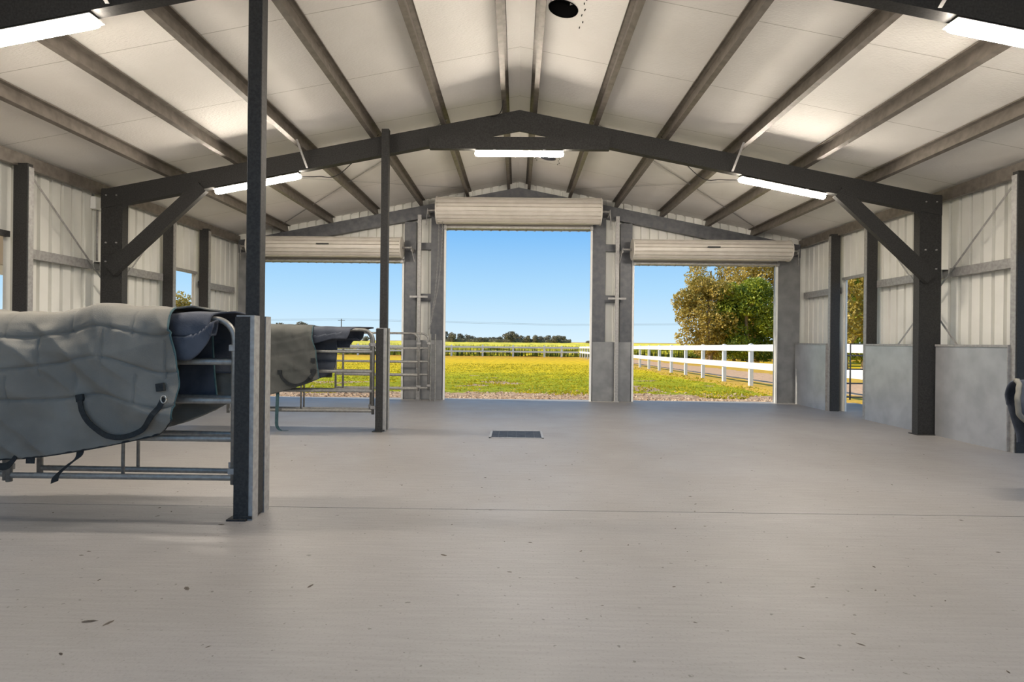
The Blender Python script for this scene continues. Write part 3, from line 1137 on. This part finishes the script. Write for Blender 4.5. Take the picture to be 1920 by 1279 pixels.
# big rug over the nearest gates
t = thing('horse_rug', (-3.2, 4.15, .45), 'big grey quilted horse rug with dark belly strap draped over the nearest gate', 'horse rug', 'horse rugs')
hf = lambda u: .405 + (.0 if u < .45 else .22 * ((u - .45) / .55) ** 1.5) + (.08 * ((u - .93) / .07) ** 2 if u > .93 else 0)
hb = lambda u: .58 + .30 * max(0, (u - .75) / .25) ** 1.3
body = drape(-4.7, [(0, -2.36), (.18, -2.33), (.36, -2.36), (.45, -2.40), (.5, -2.44), (.58, -2.3), (.75, -2.02), (1, -2.02)], 4.02, 4.36, 1.445, hf, hb, seed=1.7, amp=1.35,
             bump_top=lambda u: .035 * math.exp(-((u - .78) / .09) ** 2) - .015 * (1 - u))
body.build('shell', 'rug', t, smooth=True, solid=.014)
N = 40
hem_binding(body, [1] * (N + 1), [.47 * k / N for k in range(N + 1)]).build('edge_binding', 'teal', t, smooth=True)
hem_binding(body, [k / N for k in range(N + 1)], [0] * (N + 1)).build('hem_binding', 'strap', t, smooth=True)
nk = drape(-2.52, [(0, -2.10), (.3, -2.14), (.5, -2.03), (.7, -2.05), (1, -2.1)], 4.03, 4.34, 1.437, lambda u: 1.12 - .02 * u + .24 * max(0, (u - .5) / .5) ** 2, lambda u: 1.0,
           seed=9.1, nu=40, nv=60, amp=.6, quilt=False, bulge=.035)
nk.build('neck_lining', 'lining', t, smooth=True, solid=.012)
fl = B()


def flap(u, v):
    x = -2.55 + (.24 + .05 * v) * u
    zb_ = .82
    z = 1.36 - (1.36 - zb_) * v
    return (x, 4.335 + .03 * noise.noise(V((x * 3, z * 3, 4))) - .02 * v, z)


fl.grid(flap, 24, 30)
fl.build('chest_flap', 'lining', t, smooth=True, solid=.012)
eb = B(); eb.tube([flap(1, k / 20) for k in range(21)] + [flap(1 - k / 20, 1) for k in range(1, 21)], .008, 6); eb.build('flap_binding', 'teal', t, smooth=True)


def on_front(px, pz, dy=-.03, bb=body, xa=-4.7, xe=-2.36):
    """a point on the front of the rug at x, z"""
    u = (px - xa) / (xe - xa)
    best = None
    for k in range(0, 45):
        p = bb.fn(min(1, u), k / 100)
        if best is None or abs(p[2] - pz) < abs(best[2] - pz):
            best = p
    return V((px, best[1] + dy, pz))


def sag_strap(x0, z0, x1, z1, sag, w=.045, bb=body, dy=-.03, n=22, **k):
    pts = []
    for i in range(n + 1):
        f = i / n
        x = x0 + (x1 - x0) * f
        z = z0 + (z1 - z0) * f - sag * (4 * f * (1 - f)) ** .8
        pts.append(on_front(x, z, dy - .012 * math.sin(PI * f), bb, **k))
    s = B()
    wv = []
    for i in range(n + 1):
        tg = (pts[min(n, i + 1)] - pts[max(0, i - 1)]).normalized()
        wv.append(V((-tg.z, 0, tg.x)).normalized() * w)
    s.ribbon(pts, wv, .006)
    return s


sag_strap(-3.0, .83, -2.40, .86, .26, w=.036).build('belly_strap', 'strap', t)
for x, z, w, h in ((-3.01, .845, .05, .05), (-2.43, .93, .055, .055)):
    p = on_front(x, z)
    q = B(); q.obox(p, (w / 2, 0, .004), (0, .012, 0), (-.004, 0, h / 2)); q.build('strap_patch', 'strap', t, bevel=.004)
p = on_front(-2.395, .85)
q = B(); q.tube([p + V((.018 * math.cos(a), -.012, .026 * math.sin(a))) for a in [2 * PI * k / 14 for k in range(15)]], .0045, 6)
q.build('snap_hook', 'buckle', t, smooth=True)
# straps hanging below the hem
for pts, w in (([(-3.02, 3.97, .52), (-3.03, 3.965, .44), (-3.10, 3.97, .385), (-3.20, 3.985, .30), (-3.22, 3.99, .25)], (.05, 0, .02)),
               ([(-3.37, 3.97, .46), (-3.37, 3.965, .385)], (.06, 0, 0)),
               ([(-3.66, 3.96, .46), (-3.60, 3.955, .375), (-3.52, 3.955, .37), (-3.46, 3.96, .44)], (.0, 0, .05))):
    q = B(); q.ribbon(crom(pts, 5), w, .006); q.build('leg_strap', 'strap', t)

# smaller rug over the second gates
t = thing('horse_rug', (-3.2, 8.05, .55), 'smaller grey horse rug with loose strap draped over the second gate behind the near post', 'horse rug', 'horse rugs')
hf2 = lambda u: .42 + (.0 if u < .5 else .30 * ((u - .5) / .5) ** 1.5)
body2 = drape(-5.0, [(0, -2.70), (.2, -2.74), (.36, -2.80), (.5, -2.85), (.62, -2.72), (1, -2.66)], 7.90, 8.20, 1.435, hf2, lambda u: .62 + .1 * u, seed=5.2, nu=110, nv=80,
              bump_top=lambda u: .03 * (1 - u))
body2.build('shell', 'rug_shaded', t, smooth=True, solid=.014)
hem_binding(body2, [1] * (N + 1), [.46 * k / N for k in range(N + 1)]).build('edge_binding', 'teal', t, smooth=True)
nk2 = drape(-2.98, [(0, -2.42), (.3, -2.30), (.5, -2.02), (.7, -2.2), (1, -2.4)], 7.915, 8.19, 1.43, lambda u: 1.17 + .14 * u ** 1.3, lambda u: 1.15, seed=3.1, nu=40, nv=50, amp=.5, quilt=False, bulge=.03)
nk2.build('neck_lining', 'lining', t, smooth=True, solid=.012)
fl = B()


def flap2(u, v):
    x = -2.95 + (.36 + .03 * math.sin(PI * v)) * u
    z = 1.36 - (1.36 - (.70 + .16 * u ** 3)) * v
    return (x, 8.17 + .02 * noise.noise(V((x * 3, z * 3, 8))) - .02 * v, z)


fl.grid(flap2, 20, 26)
fl.build('chest_flap', 'lining', t, smooth=True, solid=.012)
sag_strap(-3.23, .80, -2.74, .86, .19, w=.04, bb=body2, xa=-5.0, xe=-2.72).build('belly_strap', 'strap', t)
for x, z in ((-3.24, .81), (-2.77, .98), (-2.78, .83)):
    p = on_front(x, z, bb=body2, xa=-5.0, xe=-2.72)
    q = B(); q.obox(p, (.03, 0, 0), (0, .012, 0), (0, 0, .03)); q.build('strap_patch', 'strap', t, bevel=.004)
q = B(); q.ribbon(crom([(-3.28, 7.88, .62), (-3.285, 7.875, .40), (-3.29, 7.87, .15), (-3.28, 7.87, .06), (-3.23, 7.865, .012), (-3.14, 7.86, .010)], 6), [V((.045, 0, 0))] * 25 + [V((.035, 0, .0))] * 6, .005)
q.build('hanging_strap', 'teal', t)

# rug at the edge of the photo, right side, on its own gate
gate('tubular gate behind the dark rug at the right edge of the photo', 4.40, 5.86, 4.82, zt=.93, zs=(.75, .58, .42, .28))
t = thing('horse_rug', (4.8, 4.8, .4), 'dark horse rug with pale bound edge peeking in at the right edge of the photo', 'horse rug', 'horse rugs')
body3 = drape(5.7, [(0, 4.31), (.12, 4.16), (.25, 4.05), (.33, 4.045), (.40, 4.08), (.45, 4.12), (.5, 4.16), (1, 4.26)], 4.77, 4.89, .965, lambda u: .36 + .10 * u, lambda u: .45, seed=2.2,
              nu=70, nv=90, quilt=False)
body3.build('shell', 'lining', t, smooth=True, solid=.014)
hem_binding(body3, [1] * (N + 1), [.5 * k / N for k in range(N + 1)], r=.02).build('edge_binding', 'rug', t, smooth=True)

# ------------------------------------------------------------------ floor drain
t = thing('floor_drain', (0, 7.83, 0), 'rectangular dark floor drain grate set in the concrete', 'floor drain')
bb = B()
for x0, x1, y0, y1 in ((DX0, DX1, DY0, DY0 + .03), (DX0, DX1, DY1 - .03, DY1), (DX0, DX0 + .03, DY0, DY1), (DX1 - .03, DX1, DY0, DY1)):
    bb.box(x0 + .001, x1 - .001, y0 + .001, y1 - .001, -.05, .006)
bb.build('frame', 'galv', t)
bb = B()
k = DY0 + .045
while k < DY1 - .04:
    bb.box(DX0 + .03, DX1 - .03, k, k + .008, -.035, .002)
    k += .026
for x in (-.24, -.12, 0, .12, .24):
    bb.box(x - .006, x + .006, DY0 + .03, DY1 - .03, -.035, 0.0)
bb.build('grate', 'blue_dark', t)

p = B()
R = random.Random(11)
spots = [(-1.90, 2.55, .022), (-1.80, 2.54, .018), (-1.66, 2.9, .02), (-.42, 3.4, .016), (-2.0, 3.9, .014), (-1.05, 2.95, .014)]
spots += [(R.uniform(-4.5, 4.8), R.uniform(1.9, 7.4), R.uniform(.004, .012)) for i in range(150)]
for x, y, s_ in spots:
    a = R.uniform(0, PI)
    q = []
    for k in range(6):
        an = PI * k / 3
        dx, dy = math.cos(an) * s_ * R.uniform(1.0, 2.0), math.sin(an) * s_ * .6
        q.append((x + dx * math.cos(a) - dy * math.sin(a), y + dx * math.sin(a) + dy * math.cos(a), .0005))
    q.append((x, y, .0005 + s_ * .25))
    p.add(q, [(k, (k + 1) % 6, 6) for k in range(6)])
M['litter'] = mat('dry_dirt_specks', (.05, .04, .03), (.12, .10, .08), rough=.95, scale=30)
tag(p.build('floor_litter', 'litter'), 'tiny dark specks of dirt and leaf scattered on the concrete floor', 'dirt', kind='stuff')

# ------------------------------------------------------------------ roof bracing and cables of the far bay
for s, sd in ((-1, 'left'), (1, 'right')):
    for (xa, ya, xb, yb), wh in (((1.06, 8.4, 5.0, 12.2), 'running outward to the far corner'), ((5.0, 8.4, 1.06, 12.2), 'running inward to the far apex')):
        q = B(); q.ribbon([(s * xa, ya, roof(xa) - .02), (s * xb, yb, roof(xb) - .02)], (.03, 0, 0), .003)
        tag(q.build('roof_strap', 'galv'), f'thin roof brace strap in the far bay, {sd} slope, {wh}', 'brace strap', 'roof brace straps')
    q = B(); q.tube(crom([(s * 3.14, 8.25, 3.60), (s * 2.9, 8.3, 3.62), (s * 2.6, 8.35, 3.68), (s * 2.06, 8.4, roof(2.06) - .05)], 6), .006, 6)
    tag(q.build('power_cable', 'cable', smooth=True), f'thin dark power cable from the {sd} mid strip light to the purlin', 'cable', 'light cables')
q = B(); q.tube(crom([(-.22, 7.7, roof(.2) - .1), (-.24, 7.85, 4.45), (-.3, 8.05, 4.43), (-.42, 8.19, 4.46)], 6), .007, 6)
tag(q.build('power_cable', 'cable', smooth=True), 'short black cable looping from the ridge purlin to the mid frame apex', 'cable')

# ------------------------------------------------------------------ outside: awning on the left
t = thing('awning', (-7.9, 4.5, 2.6), 'pale lean-to awning outside the wide near opening of the left wall', 'awning')
bb = B()
bb.add([(-6.3, 0, 3.05), (-9.4, 0, 2.55), (-9.4, 11.3, 2.55), (-6.3, 11.3, 3.05), (-6.3, 0, 3.11), (-9.4, 0, 2.61), (-9.4, 11.3, 2.61), (-6.3, 11.3, 3.11)],
       [(0, 1, 2, 3), (7, 6, 5, 4), (0, 4, 5, 1), (1, 5, 6, 2), (2, 6, 7, 3), (3, 7, 4, 0)])
bb.build('roof_sheet', 'soffit', t)
bb = B(); bb.box(-9.44, -9.36, 0, 11.3, 2.38, 2.55); bb.build('gutter_beam', 'white', t)
for y in (.3, 6.0):
    bb = B(); bb.box(-9.44, -9.36, y - .04, y + .04, -.05, 2.4); bb.build('post', 'white', t)

# ------------------------------------------------------------------ black yard gate outside the right small opening
t = thing('yard_gate', (6.8, 11.0, .25), 'dark tubular yard gate swung open outside the small right wall opening', 'gate')
bb = B(); bb.tube([(6.34, 11.02, .22), (6.34, 11.02, 1.28), (7.25, 11.02, 1.28), (7.25, 11.02, .22)], .015, 8); bb.build('frame', 'blue_dark', t, smooth=True)
for z in (1.06, .8, .53, .27):
    bb = B(); bb.tube([(6.25, 11.02, z), (7.25, 11.02, z)], .014, 8); bb.build('rail', 'blue_dark', t, smooth=True)

# ------------------------------------------------------------------ white fences
t = thing('rail_fence', (7.5, 40, 0), 'white two-rail timber fence running away beside the drive, right of the paddock', 'fence', 'white rail fences')
yy = 18.7 - 2.4 * 4
ys_ = []
while yy < 70.5:
    ys_.append(yy)
    yy += 2.4
FH = lambda y: gz(0, y) + 1.34
for y in ys_:
    p = B(); p.box(7.50, 7.62, y - .06, y + .06, gz(0, y) - .3, FH(y) + .0)
    p.prism([(0, 0), (.12, 0), (.06, .02)], (7.50, y - .06, FH(y)), (1, 0, 0), (0, 0, 1), (0, .12, 0))
    p.build('post', 'white', t)
for z0, z1 in ((1.12, 1.32), (.55, .75)):
    p = B()
    for a, c in zip(ys_, ys_[1:]):
        ga, gc = gz(0, a), gz(0, c)
        p.add([(7.46, a, ga + z0), (7.50, a, ga + z0), (7.50, a, ga + z1), (7.46, a, ga + z1), (7.46, c, gc + z0), (7.50, c, gc + z0), (7.50, c, gc + z1), (7.46, c, gc + z1)],
              [(0, 1, 2, 3), (7, 6, 5, 4), (0, 4, 5, 1), (1, 5, 6, 2), (2, 6, 7, 3), (3, 7, 4, 0)])
    p.build('rail', 'white', t)
t = thing('rail_fence', (-10, 70, gz(0, 70)), 'white two-rail fence crossing the far end of the paddock before the yellow crop', 'fence', 'white rail fences')
xs_ = [7.3, 5.4, 3.3, -.5, -4.2, -8.0]
while xs_[-1] > -46:
    xs_.append(xs_[-1] - 3.8)
G = gz(0, 70)
for x in xs_[1:]:
    p = B(); p.box(x - .1, x + .1, 69.9, 70.1, G - .2, G + 1.36)
    p.prism([(-.1, 0), (.1, 0), (0, .05)], (x, 69.9, G + 1.36), (1, 0, 0), (0, 0, 1), (0, .2, 0))
    p.build('post', 'white', t)
for z0, z1 in ((1.05, 1.25), (.52, .72)):
    p = B(); p.box(xs_[-1], 7.45, 69.84, 69.9, G + z0, G + z1); p.build('rail', 'white', t)

# ------------------------------------------------------------------ crop beyond the fence, lawn blades, soil clods
p = B()
p.grid(lambda u, v: (-160 + 330 * u, 73 + 330 * v ** 2.2, G + 1.05 + .22 * noise.noise(V((u * 150, v * 60, 1)))), 220, 40)
p.grid(lambda u, v: (-160 + 330 * u, 73 - .8 * (1 - v) + .5 * noise.noise(V((u * 160, v * 5, 3))), G + 1.05 * v), 220, 5)
o = p.build('crop_field', 'crop')
tag(o, 'broad yellow flowering crop field beyond the far white fence', 'crop', kind='stuff')
p = B()
for i in range(9000):
    x, y = random.uniform(-45, 48), 72 + random.random() ** 2 * 30
    h = random.uniform(.7, 1.5)
    a = random.uniform(0, PI)
    w = random.uniform(.05, .14)
    dx, dy = math.cos(a) * w, math.sin(a) * w
    p.add([(x - dx, y - dy, G), (x + dx, y + dy, G), (x + random.uniform(-.1, .1), y, G + h)], [(0, 1, 2)])
o = p.build('crop_stems', 'cropstem')
tag(o, 'dark green stalks along the front of the yellow crop', 'crop', kind='stuff')
p = B()
for i in range(26000):
    y = 13.5 + 26 * random.random() ** 1.6
    x = random.uniform(-.56 * y, min(7.3, .5 * y))
    n_ = noise.noise(V((x * .5, y * .5, 2)))
    if y < 15.2 and n_ < .5 - (y - 13.5) * .55:
        continue
    h = random.uniform(.015, .04) + (.02 if n_ > .2 else 0)
    a = random.uniform(0, PI)
    w = .012 + .01 * random.random() + .0006 * y
    dx, dy = math.cos(a) * w, math.sin(a) * w
    z = gz(x, y) + .02 * noise.noise(V((x * .8, y * .8, 0)))
    p.add([(x - dx, y - dy, z), (x + dx, y + dy, z), (x + random.uniform(-.04, .04), y + random.uniform(-.04, .04), z + h)], [(0, 1, 2)])
o = p.build('lawn_grass', 'blade')
tag(o, 'short green and yellow grass growing outside the doorways', 'grass', kind='stuff')
M['clod'] = mat('dry_soil', (.20, .12, .07), (.52, .40, .29), rough=.95, scale=9)
p = B()
for i in range(1500):
    x, y = random.uniform(-7, 7), 12.75 + abs(random.gauss(0, 1.1))
    s = random.uniform(.015, .06)
    z = gz(x, y)
    a = random.uniform(0, PI)
    q = []
    for k in range(6):
        th_ = a + PI * k / 3
        q.append((x + math.cos(th_) * s * random.uniform(.8, 1.5), y + math.sin(th_) * s, z - .01))
    q.append((x, y, z + s * random.uniform(.4, .9)))
    p.add(q, [(k, (k + 1) % 6, 6) for k in range(6)])
o = p.build('soil_clods', M['clod'])
tag(o, 'loose brown soil clods and mulch along the edge of the slab outside', 'soil', kind='stuff')


# ------------------------------------------------------------------ trees
def tree(name, loc, blobs, label, leaf, group=None, nleaf=420, size=.26, trunk_r=.22, trunk_top=None, branch=True, rnd=0, lean=0.0):
    R = random.Random(rnd)
    t = thing(name, loc, label, 'tree', group)
    f = B()
    for (bx, by, bz, br) in blobs:
        for i in range(int(nleaf * br * br)):
            while True:
                d = V((R.uniform(-1, 1), R.uniform(-1, 1), R.uniform(-1, 1)))
                if .1 < d.length < 1:
                    break
            d = d.normalized() * (d.length ** .45)
            c = V((bx, by, bz)) + V((d.x * br, d.y * br, d.z * br * .8))
            a = V((R.gauss(0, 1), R.gauss(0, 1), R.gauss(0, .8) - .4)).normalized()
            w = a.cross(V((R.gauss(0, 1), R.gauss(0, 1), R.gauss(0, 1)))).normalized()
            s = size * R.uniform(.6, 1.3)
            f.add([c - a * s * .5, c + w * s * .22, c + a * s * .5, c - w * s * .22], [(0, 1, 2, 3)])
    f.build('foliage', leaf, t, local=True)
    zt = trunk_top or max(bz for _, _, bz, _ in blobs) * .75
    tr = B()
    pts, rs = [], []
    for k in range(8):
        q = k / 7
        pts.append((lean * q + .12 * math.sin(q * 4 + rnd), .1 * math.cos(q * 5 + rnd) - .1, -.3 + (zt + .3) * q))
        rs.append(trunk_r * (1 - .7 * q) + (.06 if k == 0 else 0))
    tr.tube(pts, rs, 8)
    tr.build('trunk', 'bark', t, smooth=True, local=True)
    if branch:
        for (bx, by, bz, br) in blobs[:9]:
            q = min(.9, max(.25, (bz - .9) / zt * .75))
            i = int(q * 7)
            s0 = V(pts[i])
            s1 = V((bx, by, bz))
            mid = s0.lerp(s1, .5) + V((0, 0, .25))
            bb = B(); bb.tube([s0, mid, s1], [trunk_r * .38, trunk_r * .22, trunk_r * .08], 6)
            bb.build('branch', 'bark', t, smooth=True, local=True)
    return t


def crown(seed, n, rx, ry, z0, z1, r0, r1, top=0.75):
    R = random.Random(seed)
    out = []
    for i in range(n):
        f = (i + .5) / n
        z = z0 + (z1 - z0) * f
        env = math.sin(PI * (.18 + .72 * f)) ** .7
        a = R.uniform(0, 2 * PI)
        q = R.uniform(.35, .95) * env
        out.append((rx * q * math.cos(a), ry * q * math.sin(a), z, R.uniform(r0, r1)))
    return out


tree('gum_tree', (14.9, 45, -.38), crown(1, 36, 2.4, 2.2, 1.0, 6.3, .7, 1.15), 'brown-green gum tree nearest the sky, behind the white fence at right', 'leaf_gum', 'trees beyond the drive', rnd=1, trunk_top=6)
tree('dense_tree', (17.5, 44, -.37), crown(2, 30, 2.1, 1.8, .9, 6.0, .85, 1.25), 'dense dark green tree behind the white fence, beside the brown gum', 'leaf_green', 'trees beyond the drive', nleaf=520, rnd=2, trunk_top=5)
tree('gum_tree', (21.8, 53, -.46), crown(3, 40, 3.0, 2.8, 2.5, 12.5, 1.0, 1.6), 'tall gum tree rising behind the dense green tree', 'leaf_gum', 'trees beyond the drive', nleaf=330, rnd=3, trunk_top=11, trunk_r=.3)
tree('gum_tree', (19.2, 58, -.5), crown(4, 22, 3.0, 2.6, 6.0, 11.0, .8, 1.3), 'thin-crowned gum tree standing behind the nearest gum', 'leaf_gum', 'trees beyond the drive', nleaf=200, rnd=4, trunk_top=9)
tree('gum_tree', (17.75, 31.5, -.24), crown(5, 30, 2.6, 2.4, 2.2, 10.5, .8, 1.3), 'reddish-trunked gum tree seen through the small right wall opening', 'leaf_gum', 'trees beyond the drive', nleaf=380, rnd=5, trunk_r=.3, trunk_top=9)
tree('dense_tree', (21.6, 36, -.28), crown(6, 22, 2.3, 2.1, .9, 6.5, .9, 1.3), 'dense green tree behind the red-trunked gum, through the small opening', 'leaf_green', 'trees beyond the drive', nleaf=420, rnd=6, trunk_top=5)
tree('gum_tree', (23.6, 44, -.37), crown(7, 28, 3.0, 2.6, 1.0, 11.0, 1.0, 1.5), 'gum tree filling the gap behind the small right wall opening', 'leaf_gum', 'trees beyond the drive', nleaf=330, rnd=7, trunk_top=9)
tree('gum_tree', (27.5, 52, -.45), crown(8, 28, 3.6, 3.0, .8, 11.0, 1.2, 1.7), 'gum tree at the back of the clump right of the drive', 'leaf_gum', 'trees beyond the drive', nleaf=300, rnd=8, trunk_top=9)
tree('leafy_shrub', (22.5, 60, -.54), crown(9, 16, 4.5, 1.8, .5, 1.9, .7, 1.1), 'low dark shrub under the tall gums beyond the white fence', 'leaf_green', 'trees beyond the drive', nleaf=360, rnd=9, trunk_top=1.2, branch=False)
tree('gum_tree', (-20.6, 35, -.27), crown(10, 16, 1.25, 1.2, .8, 3.9, .5, .8), 'small brown tree seen through the small left wall opening', 'leaf_gum', None, nleaf=600, rnd=10, trunk_top=3.2, size=.2, trunk_r=.14)

G3 = gz(0, 300)
for i, (px_, y, h, w) in enumerate(((-62, 150, 6.0, 3.2), (-57.5, 152, 6.6, 3.4), (-53, 149, 5.2, 2.6))):
    tree('distant_tree', (px_, y, G3), crown(30 + i, 14, w, 2.5, 1.6, h - .8, .9, 1.5), ['rounded dark tree of the far clump behind the smaller rug, away from the pole',
         'tallest dark tree of the far clump behind the smaller rug', 'low dark tree of the far clump, nearest the utility pole'][i], 'leaf_far', 'far clump behind the rug',
         nleaf=120, size=.6, rnd=30 + i, branch=False)
protos = []
for i in range(3):
    protos.append(None)
R = random.Random(5)
far = []
for px_, top in ((833, 622), (843, 624), (852, 626), (862, 626), (877, 628), (886, 630), (899, 633), (907, 633), (917, 632), (926, 632), (936, 631), (949, 623), (958, 621), (967, 625),
                 (977, 628), (989, 629), (1003, 628), (1015, 629), (1027, 628), (1041, 628), (1052, 628), (1058, 629), (1102, 637), (620, 630), (648, 632), (668, 631), (690, 633), (640, 633)):
    far.append((px_, top))
D = 330
for i, (px_, top) in enumerate(far):
    k = i % 3
    x = (px_ - 970) / 1080 * D
    h = (640 - top) / 1080 * D + 1.27 - G3
    if protos[k] is None:
        protos[k] = tree('distant_tree', (0, 0, 0), crown(50 + k, 12, .34, .34, .25, .85, .13, .22), 'x', 'leaf_far', 'trees on the far horizon', nleaf=2600, size=.12, trunk_r=.03, rnd=50 + k, branch=False)
        o = protos[k]
    else:
        o = copy_tree(protos[k])
    o.location = (x, D + R.uniform(-8, 8), G3)
    ww = R.uniform(4.6, 6.4)
    o.scale = (ww, ww, h)
    o.rotation_euler = (0, 0, R.uniform(0, 6))
    o['label'] = 'tiny dark tree in the tree line on the far horizon'
    if px_ == 958:
        o['label'] = 'biggest dark tree of the horizon tree line, above the middle of the far fence'
        o.scale = (8, 8, h)
# low scrub under the tree line
p = B()
for i in range(5000):
    x = R.uniform(-52, 30)
    y = D - 4 + R.uniform(-3, 3)
    z = G3 + R.uniform(0, 2.6)
    s = R.uniform(.3, .9)
    p.add([(x - s, y, z - s * .5), (x + s, y + R.uniform(-.5, .5), z - s * .4), (x + R.uniform(-.3, .3), y, z + s)], [(0, 1, 2)])
tag(p.build('scrub', 'leaf_far'), 'low dark scrub under the tree line on the far horizon', 'scrub', kind='stuff')

# ------------------------------------------------------------------ utility pole and wires
t = thing('utility_pole', (-46.0, 150, G3), 'thin grey utility pole standing beyond the second stall gate', 'utility pole')
q = B(); q.tube([(-46, 150, G3), (-46, 150, G3 + 7.2)], [.16, .11], 8); q.build('pole', 'timber', t)
q = B(); q.box(-46.9, -45.1, 149.95, 150.05, G3 + 6.8, G3 + 6.92); q.build('crossarm', 'timber', t)
for sx_, lab in ((-.8, 'lower'), (.8, 'upper')):
    q = B()
    zz = G3 + (6.98 if sx_ < 0 else 7.3)
    q.tube([(-140, 150 + sx_, zz - .2), (-93, 150 + sx_, zz - 1.0), (-46, 150, zz), (10, 150 + sx_, zz - .9), (70, 150 + sx_, zz)], .02, 4)
    tag(q.build('power_line', 'timber'), f'thin {lab} power line strung across the sky from the utility pole', 'power line', 'power lines')
